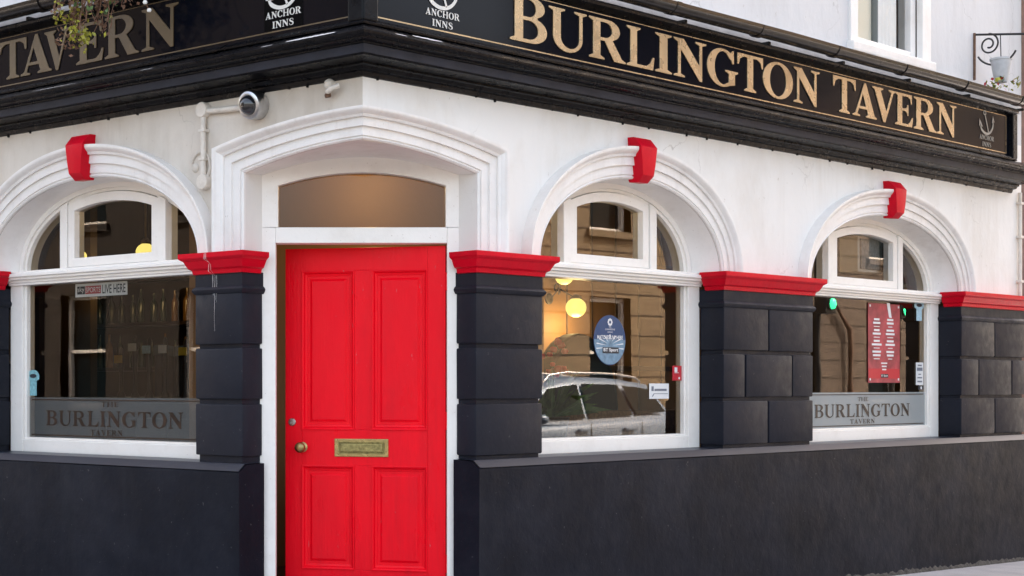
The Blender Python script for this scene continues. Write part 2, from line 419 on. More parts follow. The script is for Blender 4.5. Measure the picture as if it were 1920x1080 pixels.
# ------------------------------------------------------------------ serif capitals, outlines in units of cap height
def arc(cx, cy, rx, ry, a0, a1, n=12):
    return [(cx + rx * math.cos(rad(a0 + (a1 - a0) * i / n)), cy + ry * math.sin(rad(a0 + (a1 - a0) * i / n))) for i in range(n + 1)]
def stroke(pts, ws, n=8):
    p = smoothpath([(x, y, w) for (x, y), w in zip(pts, ws)], n)
    l, r = [], []
    for i, (x, y, w) in enumerate(p):
        a, b = p[max(i - 1, 0)], p[min(i + 1, len(p) - 1)]
        dx, dy = b[0] - a[0], b[1] - a[1]; q = math.hypot(dx, dy) or 1
        l.append((x - dy / q * w / 2, y + dx / q * w / 2)); r.append((x + dy / q * w / 2, y - dx / q * w / 2))
    return l + r[::-1]
lstem = [(0, 1), (0, .965), (.11, .91), (.11, .09), (0, .035)]
GL = {
 'I': (.41, [[(0, 0), (.41, 0), (.41, .035), (.3, .09), (.3, .91), (.41, .965), (.41, 1)] + lstem]),
 'L': (.84, [[(0, 0), (.80, 0), (.84, .32), (.80, .32), (.72, .16), (.60, .07), (.3, .07), (.3, .91), (.41, .965), (.41, 1)] + lstem]),
 'T': (.88, [[(.24, 0), (.64, 0), (.64, .035), (.535, .09), (.535, .93), (.68, .93), (.8, .85), (.84, .7), (.88, .7), (.88, 1), (0, 1), (0, .7), (.04, .7), (.08, .85), (.2, .93), (.345, .93), (.345, .09), (.24, .035)]]),
 'E': (.80, [[(0, 0), (.76, 0), (.80, .3), (.76, .3), (.68, .15), (.57, .07), (.31, .07), (.31, .47), (.45, .47), (.53, .42), (.55, .34), (.59, .34), (.59, .67), (.55, .67), (.53, .59), (.45, .54), (.31, .54), (.31, .93), (.56, .93), (.68, .87), (.71, .72), (.75, .72), (.75, 1)] + lstem]),
 'N': (1.0, [[(0, 0), (.33, 0), (.33, .035), (.205, .08), (.205, .74), (.79, -.02), (.87, -.02), (.87, .92), (1, .965), (1, 1), (.67, 1), (.67, .965), (.795, .92), (.795, .36), (.30, 1), (0, 1), (0, .965), (.13, .9), (.13, .08), (0, .035)]]),
 'A': (.99, [[(0, 0), (.3, 0), (.3, .035), (.19, .07), (.25, .24), (.58, .24), (.64, .08), (.55, .035), (.55, 0), (.99, 0), (.99, .035), (.9, .08), (.54, 1.02), (.47, 1.02), (.12, .09), (0, .035)], [(.275, .31), (.555, .31), (.415, .70)]]),
 'V': (.98, [[(0, 1), (0, .965), (.09, .92), (.45, -.02), (.53, -.02), (.87, .92), (.98, .965), (.98, 1), (.68, 1), (.68, .965), (.795, .92), (.575, .30), (.335, .92), (.44, .965), (.44, 1)]]),
 'U': (.98, [[(0, 1), (0, .965), (.11, .92)] + arc(.49, .33, .38, .35, 180, 360, 16) + [(.87, .92), (.98, .965), (.98, 1), (.66, 1), (.66, .965), (.79, .92)] + arc(.545, .33, .245, .26, 360, 180, 16) + [(.30, .92), (.41, .965), (.41, 1)]]),
 'O': (1.0, [arc(.5, .49, .5, .515, 0, 345, 23), arc(.5, .49, .275, .45, 0, 345, 23)]),
 'C': (.92, [arc(.5, .49, .5, .515, 58, 312, 18) + [(.92, .2), (.88, .23)] + arc(.52, .49, .28, .45, 318, 42, 18) + [(.80, .74), (.84, .65), (.88, .65), (.88, 1.0), (.84, 1.0), (.80, .95)]]),
 'G': (1.02, [arc(.5, .49, .5, .515, 58, 300, 18) + [(.92, .08), (.92, .36), (1.02, .41), (1.02, .445), (.6, .445), (.6, .41), (.72, .36), (.72, .12)] + arc(.52, .49, .28, .45, 300, 42, 18) + [(.80, .74), (.84, .65), (.88, .65), (.88, 1.0), (.84, 1.0), (.80, .95)]]),
 'R': (1.0, [[(0, 0), (.41, 0), (.41, .035), (.3, .09), (.3, .47), (.42, .47), (.68, 0), (1.0, 0), (1.0, .035), (.9, .08), (.63, .515)] + arc(.5, .745, .34, .255, -60, 90, 10) + lstem, [(.3, .54)] + arc(.43, .735, .20, .195, -90, 90, 10) + [(.3, .93)]]),
 'B': (.88, [[(0, 0)] + arc(.5, .275, .37, .275, -90, 66, 10) + arc(.47, .77, .345, .23, -62, 90, 10) + lstem, [(.3, .07)] + arc(.45, .275, .215, .205, -90, 90, 9) + [(.3, .48)], [(.3, .55)] + arc(.43, .74, .18, .19, -90, 90, 9) + [(.3, .93)]]),
 'H': (1.08, [[(0, 0), (.41, 0), (.41, .035), (.3, .09), (.3, .46), (.78, .46), (.78, .09), (.67, .035), (.67, 0), (1.08, 0), (1.08, .035), (.97, .09), (.97, .91), (1.08, .965), (1.08, 1), (.67, 1), (.67, .965), (.78, .91), (.78, .54), (.3, .54), (.3, .91), (.41, .965), (.41, 1)] + lstem]),
 'S': (.72, [stroke([(.66, .70), (.60, .93), (.38, .975), (.16, .84), (.20, .66), (.42, .53), (.62, .38), (.64, .16), (.40, .03), (.14, .10), (.06, .32)], [.05, .05, .07, .14, .19, .21, .19, .14, .07, .05, .05])]),
}
def outline_mesh(name, loops, depth=0.0, bev=0.0):
    cu = bpy.data.curves.new(name, 'CURVE')
    cu.dimensions = '2D'; cu.fill_mode = 'BOTH' if depth else 'FRONT'
    cu.extrude = depth / 2; cu.bevel_depth = bev; cu.bevel_resolution = 1
    for lp in loops:
        sp = cu.splines.new('POLY'); sp.points.add(len(lp) - 1); sp.use_cyclic_u = True
        for i, (x, y) in enumerate(lp): sp.points[i].co = (x, y, 0, 1)
    o = bpy.data.objects.new('tmp', cu); COL.objects.link(o)
    dg = bpy.context.evaluated_depsgraph_get()
    me = bpy.data.meshes.new_from_object(o.evaluated_get(dg))
    bpy.data.objects.remove(o); bpy.data.curves.remove(cu)
    return me
def glyph_pts(ch): return GL[ch]
def wall_matrix(T, u, d, z, flip):
    # local x = reading direction along the front, local y = up, local z = out of the wall
    o = T(u, d, z); out = T(u, d - 1, z) - o
    x = (T(u - 1, d, z) - o) if flip else (T(u + 1, d, z) - o)
    m = Matrix((x, Vector((0, 0, 1)), out)).transposed().to_4x4()
    m.translation = o
    return m
def place_mesh(me, name, T, u, d, z, flip, mats, parent, su=1.0, sz=1.0):
    mw = wall_matrix(T, u, d, z, flip)
    me.transform(Matrix.Diagonal((su, sz, 1, 1)))
    me.transform(Matrix(mw.to_3x3()).to_4x4())
    me.materials.clear()
    for mm in (mats if isinstance(mats, (list, tuple)) else [mats]): me.materials.append(M[mm])
    o = bpy.data.objects.new(name, me)
    return link(o, parent, mw.translation)
def letter(ch, T, u0, u1, z, h, d, flip, m, parent, depth=0.012, bev=0.0015, name='letter'):
    w, loops = GL[ch]
    su = abs(u1 - u0) / w
    loops2 = [[(x * su, y * h) for x, y in lp] for lp in loops]
    me = outline_mesh('letter', loops2, depth, bev)
    o = place_mesh(me, name, T, u0, d, z, flip, m, parent)
    return o
def word(txt, T, u0, u1, z, h, d, flip, m, parent, gap=0.10, depth=0.0, name='letter', joined=False):
    # spread the word between u0 and u1 (reading direction)
    tot = sum(GL[c][0] for c in txt if c != ' ') + gap * (len(txt) - 1) + 0.4 * txt.count(' ')
    k = (u1 - u0) / tot; x = 0; allp = []
    for c in txt:
        if c == ' ': x += 0.4 + gap; continue
        w = GL[c][0]
        if joined:
            allp += [[((x + px) * abs(k), py * h) for px, py in lp] for lp in GL[c][1]]
        else:
            letter(c, T, u0 + x * k, u0 + (x + w) * k, z, h, d, flip, m, parent, depth, 0.0, name)
        x += w + gap
    if joined:
        return place_mesh(outline_mesh('lettering', allp, depth), name, T, u0, d, z, flip, m, parent)
def sans(txt, T, u0, width, z, h, d, flip, m, parent, name='lettering', bold=0.0):
    cu = bpy.data.curves.new('t', 'FONT'); cu.body = txt; cu.offset = bold
    o = bpy.data.objects.new('tmp', cu); COL.objects.link(o)
    me = bpy.data.meshes.new_from_object(o.evaluated_get(bpy.context.evaluated_depsgraph_get()))
    bpy.data.objects.remove(o); bpy.data.curves.remove(cu)
    xs = [v.co.x for v in me.vertices]; ys = [v.co.y for v in me.vertices]
    me.transform(Matrix.Translation((-min(xs), -min(ys), 0)))
    return place_mesh(me, name, T, u0, d, z, flip, m, parent, width / (max(xs) - min(xs)), h / (max(ys) - min(ys)))

# ================================================================== THE SETTING
def xy(T, u, e):
    p = T(u, -e, 0); return (p.x, p.y)
def sheet(name, poly, zf, m, skirt=0.0):
    bm = bmesh.new()
    f = bm.faces.new([bm.verts.new((x, y, 0)) for x, y in poly])
    for xc in KINKS:
        bmesh.ops.bisect_plane(bm, geom=bm.verts[:] + bm.edges[:] + bm.faces[:], plane_co=(xc, 0, 0), plane_no=(1, 0, 0))
    for v in bm.verts: v.co.z = zf(v.co.x, v.co.y)
    if skirt:
        r = bmesh.ops.extrude_face_region(bm, geom=bm.faces[:])
        for v in [g for g in r['geom'] if isinstance(g, bmesh.types.BMVert)]: v.co.z -= skirt
    bmesh.ops.recalc_face_normals(bm, faces=bm.faces[:])
    me = bpy.data.meshes.new(name); bm.to_mesh(me); bm.free()
    me.materials.append(M[m])
    return tag(link(bpy.data.objects.new(name, me)), kind='structure')
PW = 1.9                                   # pavement width
sheet('ground', [(-160, -160), (160, -160), (160, 160), (-160, 160)], lambda x, y: road_z(x, y) - .012, 'asphalt')
sheet('road', [(-60, -60), (60, -60), (60, 60), (-60, 60)], road_z, 'asphalt')
m1 = mitre(PW)[0]
c_ = TR(m1, -PW, 0)
sheet('pavement', [xy(TR, 45, PW), (c_.x, c_.y), xy(TL, 45, PW), xy(TL, 45, -3), (0, 12), xy(TR, 45, -3)], ground_z, 'pavement', .25)
mb = MB()
for T, s in ((TR, 0), (TL, 1)):
    u = mitre(PW + 0.13)[s]
    while u < 30:
        u2 = u + 0.9
        p = [T(u, -PW - .13, 0), T(u2 - .006, -PW - .13, 0), T(u2 - .006, -PW, 0), T(u, -PW, 0)]
        vs = [(q.x, q.y, ground_z(q.x, q.y) + h) for h in (-.25, .004) for q in p]
        mb.add(vs, [(0, 1, 2, 3), (4, 5, 6, 7), (0, 1, 5, 4), (1, 2, 6, 5), (2, 3, 7, 6), (3, 0, 4, 7)])
        u = u2
tag(mb.build('kerb', 'kerb', bevel=0.012), kind='structure')
for T in (TR, TL):
    sheet('far_pavement', [xy(T, 9, 8.6), xy(T, 45, 8.6), xy(T, 45, 11.9), xy(T, 9, 11.9)], lambda x, y: road_z(x, y) + .11, 'pavement', .3)

# ================================================================== THE PUB
PUB = empty('corner_pub', (0, 9.0, 0), 'corner pub with white arched upper walls, black piers and red capitals', 'building')
SPR = 2.03                                  # springing height, top of the capitals
# windows: front (T, flip), centre, half width of the opening, inner arch half axes at the wall face
WINS = [dict(T=TR, flip=False, c=2.245, w=0.885, b=0.527, tag='R1'),
        dict(T=TR, flip=False, c=5.255, w=1.066, b=0.522, tag='R2'),
        dict(T=TL, flip=True, c=2.170, w=0.965, b=0.522, tag='L1')]
def door_in(u): return 2.563 - 0.098 * (u / .837) ** 2
def arch_z(w, u):
    t = (u - w['c']) / w['w']
    return SPR + w['b'] * math.sqrt(max(0.0, 1 - t * t))
UPW = (4.80, 5.73, 3.775, 5.55)             # upper window opening on the right front

def wall_front(T, wins, uend, ztop, m, upw, zcut=3.30):
    us = [k * .837 / 14 for k in range(15)]
    for w in wins: us += [w['c'] - w['w'] * math.cos(math.pi * k / 40) for k in range(41)]
    us += [uend]
    if upw: us += [upw[0], upw[1]]
    k = .837
    while k < uend: us.append(k); k += .25
    us = sorted(set(round(x, 4) for x in us if x <= uend))
    mb = MB(); mu = MB()
    def bottom(u, side):
        if u < .8369 or (u < .8371 and side < 0): return door_in(min(u, .837))
        for w in wins:
            if abs(u - w['c']) <= w['w'] + 1e-4:
                return arch_z(w, u)
        return SPR - .03
    for a, b in zip(us, us[1:]):
        mid = (a + b) / 2
        inw = [w for w in wins if abs(mid - w['c']) < w['w']]
        if inw: za, zb = arch_z(inw[0], a), arch_z(inw[0], b)
        elif mid < .837: za, zb = door_in(a), door_in(b)
        else: za = zb = SPR - .03
        segs = [(za, zb, zcut, mb), (zcut, zcut, ztop, mu)]
        if upw and upw[0] <= mid <= upw[1]: segs = [(za, zb, zcut, mb), (zcut, zcut, upw[2], mu), (upw[3], upw[3], ztop, mu)]
        for p, q, t, tgt in segs:
            nz = 4
            rows = [[T(a, 0, p + (t - p) * i / nz) for i in range(nz + 1)], [T(b, 0, q + (t - q) * i / nz) for i in range(nz + 1)]]
            tgt.grid(rows)
    mu.build('upper_wall', 'upper_wall', PUB)
    return mb.build('front_wall', m, PUB)
ZT = 6.6
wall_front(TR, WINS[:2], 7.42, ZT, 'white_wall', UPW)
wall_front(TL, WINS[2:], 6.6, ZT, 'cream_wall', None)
# body behind: roof, rear walls, floor and ceiling of the bar room
POLY = [TR(0, 0, 0), TR(7.42, 0, 0), TR(7.42, 6, 0), TL(6.6, 6, 0), TL(6.6, 0, 0)]
mb = MB(); mb.add([(p.x, p.y, ZT) for p in POLY], [(0, 1, 2, 3, 4)]); mb.build('roof', 'roof', PUB)
mb = MB()
for i in (1, 2, 3):
    a, b = POLY[i], POLY[i + 1]
    mb.add([(a.x, a.y, -.4), (b.x, b.y, -.4), (b.x, b.y, ZT), (a.x, a.y, ZT)], [(0, 1, 2, 3)])
mb.build('rear_wall', 'neigh', PUB)
INP = [TR(.02, .1, 0), TR(7.41, .02, 0), TR(7.41, 5.9, 0), TL(6.58, 5.9, 0), TL(6.58, .02, 0), TL(.02, .1, 0)]
mb = MB(); mb.add([(p.x, p.y, 3.05) for p in INP], [tuple(range(6))]); mb.build('bar_ceiling', 'ceiling', PUB)
mb = MB(); mb.add([(p.x, p.y, .10) for p in INP], [tuple(range(6))]); mb.build('bar_floor', 'carpet', PUB)
mb = MB()
for T in (TR, TL):
    for a, b in (((-.06 if T is TR else -.06), 7.5 if T is TR else 6.7),):
        e0 = mitre(.06)[0 if T is TR else 1]
        mb.box(T, e0, b, -.06, .25, ZT, ZT + .12)
mb.build('parapet_coping', 'white_trim', PUB, bevel=.01)

# ---- arch mouldings and soffits
AR_PROF = [(0, .0), (0, .014), (.05, .022), (.10, .014), (.13, .014), (.13, .022), (.42, .022), (.42, .036), (.70, .036), (.70, .050), (.78, .056), (.84, .070), (.90, .080), (.93, .082), (1.0, .082), (1.0, -.01)]
for w in WINS:
    T = w['T']
    N_ = 64
    rows = []
    for k in range(N_ + 1):
        ph = math.pi * k / N_
        row = []
        for t, e in AR_PROF:
            a, b = w['w'] + .150 * t, w['b'] + .190 * t
            row.append(T(w['c'] - a * math.cos(ph), -e, SPR + b * math.sin(ph)))
        rows.append(row)
    mb = MB().grid(rows)
    w['arch'] = mb.build('arch_moulding', 'white_trim', PUB, smooth=.5)
    # soffit narrows towards the window frame
    rows = []
    for k in range(N_ + 1):
        ph = math.pi * k / N_
        rows.append([T(w['c'] - (w['w'] - .095 * t) * math.cos(ph), .002 + .175 * t, SPR + (w['b'] - .012 * t) * math.sin(ph)) for t in (0, .03, .5, 1)])
    MB().grid(rows).build('arch_soffit', 'white_trim', w['arch'], smooth=.8)
    # keystone: taller than the ring, leaning out at the head, sloped cap, red return on the soffit
    c = w['c'] + .012
    zt, zb = 2.806, 2.534
    secs = [(.084, -.02, zt + .002), (.084, .046, zt), (.079, .100, zt - .060), (.064, .099, zt - .160), (.053, .094, zb + .040), (.048, .050, zb), (.048, -.015, zb + .004)]
    rows = [[T(c - h, -e, z), T(c - h * .33, -e - .002, z), T(c + h * .33, -e - .002, z), T(c + h, -e, z)] for h, e, z in secs]
    mb = MB().grid(rows)
    n4 = len(secs)
    for q in (0, 3):
        mb.add([r[q] for r in rows] + [T(c + (-1 if q == 0 else 1) * .07, .05, (zt + zb) / 2)], [tuple(range(n4 + 1))])
    mb.build('keystone', 'red', PUB, bevel=.003, smooth=.3)

# ---- door surround: moulded legs and a shallow pointed arch folded over the corner
def surround(T, s):
    rows = []
    n = 22
    sec = [('leg', 0), ('corner', 0)] + [('arc', k / n) for k in range(1, n + 1)]
    for kind, q in sec:
        row = []
        for t, e in AR_PROF:
            e = e * 1.1 if e > 0 else e
            uc = .837 + .178 * t
            zc = 2.465 + .142 * t
            za = 2.563 + .160 * t
            if kind == 'leg': row.append(T(uc, -e, SPR))
            elif kind == 'corner': row.append(T(uc, -e, zc))
            else:
                um = mitre(max(e, 0))[s]
                u = uc + (um - uc) * q
                row.append(T(u, -e, za - (za - zc) * (u / uc) ** 2))
        rows.append(row)
    return MB().grid(rows).build('door_surround', 'white_trim', PUB, smooth=.5)
surround(TR, 0); surround(TL, 1)
# ---- soffit and reveals of the doorway, running back to the frame
YF = 8.610                                  # front face of the door frame
FXL, FXR = -.560, .535
rows = []
n = 26
for k in range(-n, n + 1):
    q = k / n
    T = TR if q >= 0 else TL
    u = abs(q) * .837
    a = T(u, .002, door_in(u))
    xf = q * (FXR if q >= 0 else -FXL)
    zf = 2.568 - .100 * q * q
    b = Vector((xf, YF, zf))
    rows.append([a, a.lerp(b, .5), b])
MB().grid(rows).build('doorway_soffit', 'white_trim', PUB, smooth=.6)
for T, fx in ((TR, FXR), (TL, FXL)):
    a0 = T(.837, 0, SPR - .02); b0 = Vector((fx, YF, SPR - .02))
    a1 = T(.837, 0, 2.465); b1 = Vector((fx, YF, 2.468))
    MB().add([a0, b0, b1, a1], [(0, 1, 2, 3)]).build('doorway_reveal', 'white_wall', PUB)

# ---- piers: recessed core, proud chamfered blocks, bead, flared red capital
ROWS = [(1.528, 1.808), (1.220, 1.503), (.908, 1.196)]
def flare(T, u0, u1, prof, d1, open_right=False):
    # mitred moulding round three sides of a pier: prof = [(projection, z)]
    rows = []
    for p, z in prof:
        rows.append([T(u0 - p, d1, z), T(u0 - p, -.03 - p, z), T(u1 + p, -.03 - p, z), T(u1 + p, d1, z)])
    mb = MB().grid(rows, closed=True, caps=True)
    return mb
CAP = [(.0, 1.918), (.010, 1.920), (.014, 1.942), (.030, 1.952), (.038, 1.968), (.050, 1.992), (.066, 2.002), (.070, 2.008), (.070, 2.034), (.0, 2.037)]
def pier(T, u0, u1, joints, dk, zp):
    core = MB().box(T, u0 + .016, u1 - .016, -.012, dk, zp - .03, 1.93)
    P = core.build('pier', 'black', PUB)
    for (z0, z1), js in zip(ROWS, joints):
        cuts = [u0] + list(js) + [u1]
        for a, b in zip(cuts, cuts[1:]):
            ja = 0 if a == u0 else .007
            jb = 0 if b == u1 else .007
            k = random.uniform(-.004, .004)
            mb = MB().box(T, a + ja, b - jb, -.030 + random.uniform(-.003, .003), dk + k * (1 if (a == u0) else 0) - .002, z0 + random.uniform(-.002, .002), z1 + random.uniform(-.002, .002))
            mb.build('stone_block', 'black', P, bevel=.009, jit=.0012, smooth=.9)
    flare(T, u0, u1, [(0, 1.806), (.004, 1.808), (.014, 1.822), (.016, 1.832), (.010, 1.842), (0, 1.850), (0, 1.925)], dk + .001).build('neck_bead', 'black', P, smooth=.6)
    flare(T, u0, u1, CAP, .11).build('capital', 'red', P, smooth=.45, jit=.0012)
    # weathered foot between pier and plinth
    return P
ZPR, ZPL = .843, .823
pier(TR, .813, 1.360, [(), (), ()], .128, ZPR)
pier(TR, 3.130, 4.189, [(3.649,), (3.376, 3.933), (3.645,)], .158, ZPR)
pier(TR, 6.321, 7.42, [(6.884,), (6.610, 7.183), (6.890,)], .158, ZPR)
PD = pier(TL, .837, 1.205, [(), (), ()], .136, ZPL)
pier(TL, 3.135, 6.60, [(3.66, 4.2, 4.75, 5.3, 5.85), (3.39, 3.94, 4.5, 5.05, 5.6, 6.15), (3.66, 4.2, 4.75, 5.3, 5.85)], .158, ZPL)

def drip(T, u, z0, z1, d, w, parent):
    n = 14; rows = []
    for k in range(n + 1):
        t = k / n; x = u + .003 * math.sin(t * 5 + u * 40) + .001 * math.sin(t * 17)
        h = w * (.5 + .5 * random.random()) * (1 - .6 * t)
        dd = d - (.072 if z0 + (z1 - z0) * t > 1.99 else .035 if z0 + (z1 - z0) * t > 1.93 else 0) - .0015
        rows.append([T(x - h, dd, z0 + (z1 - z0) * t), T(x + h, dd, z0 + (z1 - z0) * t)])
    MB().grid(rows).build('paint_drip', 'bare', parent)
drip(TL, 1.045, 2.03, 1.60, -.034, .0016, PD)
drip(TL, 1.058, 2.03, 1.80, -.034, .0022, PD)
drip(TL, 1.032, 1.91, 1.76, -.034, .0013, PD)
# ---- plinth with sloped top
def plinth(T, s, u0, uend, zf, back=.20):
    prof = [(.075, -.75), (.082, -.3), (.078, .3), (.081, zf - .012), (.078, zf), (.060, zf + .014), (.028, zf + .038), (-back, zf + .044), (-back, -.75)]
    rows = []
    u = u0
    us = []
    while u < uend: us.append(u); u += .22
    us.append(uend)
    for u in us:
        q = 0 if u in (us[0], us[-1]) else .002
        j = random.uniform(-q, q)
        rows.append([T(u, -e + (j if i in (3, 4) else 0), z + (random.uniform(-q, q) if i in (3, 4) else 0)) for i, (e, z) in enumerate(prof)])
    return MB().grid(rows, True, caps=True).build('plinth', 'plinth', PUB, smooth=.5)
def ledge(T, u0, uend, zf):
    rows = []
    u = u0
    while u < uend + .36:
        k = min(u, uend)
        rows.append([T(k, -e - .004, z + .006) for e, z in ((.0785, zf), (.060, zf + .0145), (.028, zf + .0385), (-.11 if k < 1.3 else -.15, zf + .0435))])
        u += .37
    MB().grid(rows).build('plinth_ledge', 'ledge', PUB, smooth=.35)
plinth(TR, 0, .785, 1.40, ZPR, .118)
plinth(TR, 0, 1.40, 7.46, ZPR)
ledge(TR, .788, 7.455, ZPR)
ledge(TL, .815, 6.635, ZPL)
plinth(TL, 1, .812, 1.25, ZPL, .118)
plinth(TL, 1, 1.25, 6.64, ZPL)
# grimy foot of the plinth
for T, u0, u1 in ((TR, .78, 7.46), (TL, .80, 6.6)):
    rows = []
    u = u0
    while u < u1:
        p = T(u, -.084, 0); g = ground_z(p.x, p.y)
        h = .012 + .014 * abs(math.sin(u * 3.1) * math.sin(u * 7.7 + 1)) + random.uniform(0, .022)
        rows.append([T(u, -.094 - random.uniform(0, .012), g - .02), T(u, -.089, g + h * .6), T(u, -.081, g + h)])
        u += .022
    MB().grid(rows).build('grimy_foot', 'grime', PUB, smooth=.9)

# ---- windows
def window(w, txt):
    T, c, hw, flip = w['T'], w['c'], w['w'], w['flip']
    zs = (ZPR if T is TR else ZPL) + .045         # frame foot
    DF = .158                                     # front of the frame
    DG = .205                                     # glass
    SW = .125                                     # stile width
    mb = MB()
    mb.box(T, c - hw, c - hw + SW, DF, .26, zs, 1.95)
    mb.box(T, c + hw - SW, c + hw, DF, .26, zs, 1.95)
    mb.box(T, c - hw + SW, c + hw - SW, DF + .002, .26, zs, zs + .082)
    WN = mb.build('window_frame', 'frame', PUB, bevel=.006)
    # staff beads round the big pane
    mb = MB()
    for a, b in ((c - hw + SW, c - hw + SW + .022), (c + hw - SW - .022, c + hw - SW)):
        mb.box(T, a, b, DF + .018, .24, zs + .082, 1.95)
    mb.box(T, c - hw + SW + .022, c + hw - SW - .022, DF + .018, .24, zs + .082, zs + .096)
    mb.build('glazing_bead', 'frame', WN, bevel=.004)
    # sloping timber sill nose
    # moulded transom
    prof = [(.060, 1.945), (.060, 1.958), (.050, 1.962), (.050, 1.975), (.030, 1.980), (.030, 1.992), (.014, 1.998), (.014, 2.016), (.040, 2.022), (.040, 2.034), (.10, 2.036)]
    rows = [[T(u, DF - .075 + e, z) for e, z in prof] + [T(u, .26, 2.036), T(u, .26, 1.945)] for u in (c - hw, c + hw)]
    MB().grid(rows, True, caps=True).build('transom', 'frame', WN, bevel=.0025)
    # arched outer ring
    a0, b0 = hw - .092, w['b'] - .014
    a1, b1 = a0 - .060, b0 - .052
    rows = []
    n = 48
    for k in range(n + 1):
        ph = math.pi * k / n
        row = []
        for t, d in ((0, .26), (0, DF), (.62, DF), (.62, DF + .016), (1, DF + .016), (1, .26)):
            row.append(T(c - (a0 + (a1 - a0) * t) * math.cos(ph), d, 2.036 + (b0 + (b1 - b0) * t) * math.sin(ph)))
        rows.append(row)
    MB().grid(rows).build('arched_head', 'frame', WN, smooth=.5)
    # mullions and casement
    def ez(u, a=a1, b=b1): return 2.036 + b * math.sqrt(max(0, 1 - ((u - c) / a) ** 2))
    mh = hw * .435; mw = .068
    cc = c - .03
    for s in (-1, 1):
        a, b = sorted((cc + s * mh, cc + s * (mh + mw)))
        pts = [(a, 2.036), (b, 2.036), (b, ez(b) + .012), ((a + b) / 2, ez((a + b) / 2) + .012), (a, ez(a) + .012)]
        MB().prism(T, pts, DF - .004, .255).build('mullion', 'frame', WN, bevel=.005)
    x0, x1 = cc - mh + .004, cc + mh - .004
    r = .062
    def top(u, dz=0): return ez(u, a1, b1) - .004 - dz
    n = 14
    outer = [(x0, 2.040), (x1, 2.040)] + [(x1 + (x0 - x1) * k / n, top(x1 + (x0 - x1) * k / n)) for k in range(n + 1)]
    g0, g1 = x0 + r * .95, x1 - r * .95
    inner = [(g0, 2.095), (g1, 2.095)] + [(g1 + (g0 - g1) * k / n, top(g1 + (g0 - g1) * k / n, .058)) for k in range(n + 1)]
    mb = MB(); m = len(outer)
    vs = [T(u, d, z) for d in (DF + .004, .245) for u, z in outer] + [T(u, d, z) for d in (DF + .004, .245) for u, z in inner]
    fs = []
    for i in range(m):
        j = (i + 1) % m
        fs += [(i, j, 2 * m + j, 2 * m + i), (i, j, m + j, m + i), (2 * m + i, 2 * m + j, 3 * m + j, 3 * m + i), (m + i, m + j, 3 * m + j, 3 * m + i)]
    mb.add(vs, fs).build('casement', 'frame', WN, bevel=.004)
    G = 'glass' if T is TR else 'glass_l'
    # panes
    gp = [(g0 - .01, 2.085), (g1 + .01, 2.085)] + [(u, z + .01) for u, z in inner[2:]]
    pane(T, gp, DG, G, WN)
    for s in (-1, 1):
        e0 = cc + s * (mh + mw)
        e1 = c + s * (a1 + .01)
        us = [e0 + (e1 - e0) * k / 14 for k in range(15)]
        pts = [(e0, 2.03), (e1, 2.03)] + [(u, ez(u, a1 + .012, b1 + .01)) for u in us[::-1]]
        pane(T, pts, DG, G, WN)
    p0, p1 = c - hw + SW + .015, c + hw - SW - .015
    pane(T, [(p0, zs + .085), (p1, zs + .085), (p1, 1.95), (p0, 1.95)], DG, G, WN)
    return WN, p0, p1, zs
W1, a1_, b1_, zs1 = window(WINS[0], None)
W2, a2_, b2_, zs2 = window(WINS[1], None)
W3, a3_, b3_, zs3 = window(WINS[2], None)

# frosted bands with clear lettering
def band(T, WN, p0, p1, z0, z1, flip, film, ink, texts):
    MB().add([T(p0 + .005, .1985, z0), T(p1 - .005, .1985, z0), T(p1 - .005, .1985, z1), T(p0 + .005, .1985, z1)], [(0, 1, 2, 3)]).build('frosted_band', film, WN)
    mb = MB()
    for z in (z0 + .014, z1 - .016):
        mb.add([T(p0 + .03, .1965, z - .0035), T(p1 - .03, .1965, z - .0035), T(p1 - .03, .1965, z + .0035), T(p0 + .03, .1965, z + .0035)], [(0, 1, 2, 3)])
    mb.build('band_line', ink, WN)
    for txt, u0, u1, z, h, gap in texts:
        word(txt, T, u0, u1, z, h, .1955, flip, ink, WN, gap, 0.0)
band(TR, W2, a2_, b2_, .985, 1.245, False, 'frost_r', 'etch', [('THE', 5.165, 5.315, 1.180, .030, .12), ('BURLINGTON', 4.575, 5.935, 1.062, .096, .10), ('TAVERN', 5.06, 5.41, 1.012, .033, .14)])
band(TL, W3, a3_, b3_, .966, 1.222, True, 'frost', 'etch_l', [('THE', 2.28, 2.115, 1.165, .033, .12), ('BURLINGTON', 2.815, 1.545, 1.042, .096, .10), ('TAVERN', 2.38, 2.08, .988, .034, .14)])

# ---- door frame, fanlight and door
mb = MB()
OL, OR, ZH, ZT0 = -.484, .470, 2.090, 2.178
mb.box(TW, FXL - .12, OL, YF, YF + .10, .0, 2.178)
mb.box(TW, OR, FXR + .12, YF, YF + .10, .0, 2.178)
DFm = mb.build('door_frame', 'frame', PUB, bevel=.005)
MB().box(TW, OL, OR, YF - .004, YF + .10, ZH, ZT0).build('door_head', 'frame', DFm, bevel=.005)
n = 24
def fz(q): return 2.410 + .074 * (1 - q * q)
xs = [-.470 + .932 * k / n for k in range(n + 1)]
qs = [-1 + 2 * k / n for k in range(n + 1)]
outer = [(FXL - .03, ZT0), (FXR + .03, ZT0)] + [(FXR + .03 + (FXL - FXR - .06) * k / n, 2.575 - .095 * (1 - 2 * k / n) ** 2) for k in range(n + 1)]
inner = [(-.470, ZT0 + .002), (.462, ZT0 + .002)] + [(xs[n - k], fz(qs[n - k])) for k in range(n + 1)]
m = len(outer)
vs = [TW(u, d, z) for d in (YF, YF + .10) for u, z in outer] + [TW(u, d, z) for d in (YF, YF + .10) for u, z in inner]
fs = []
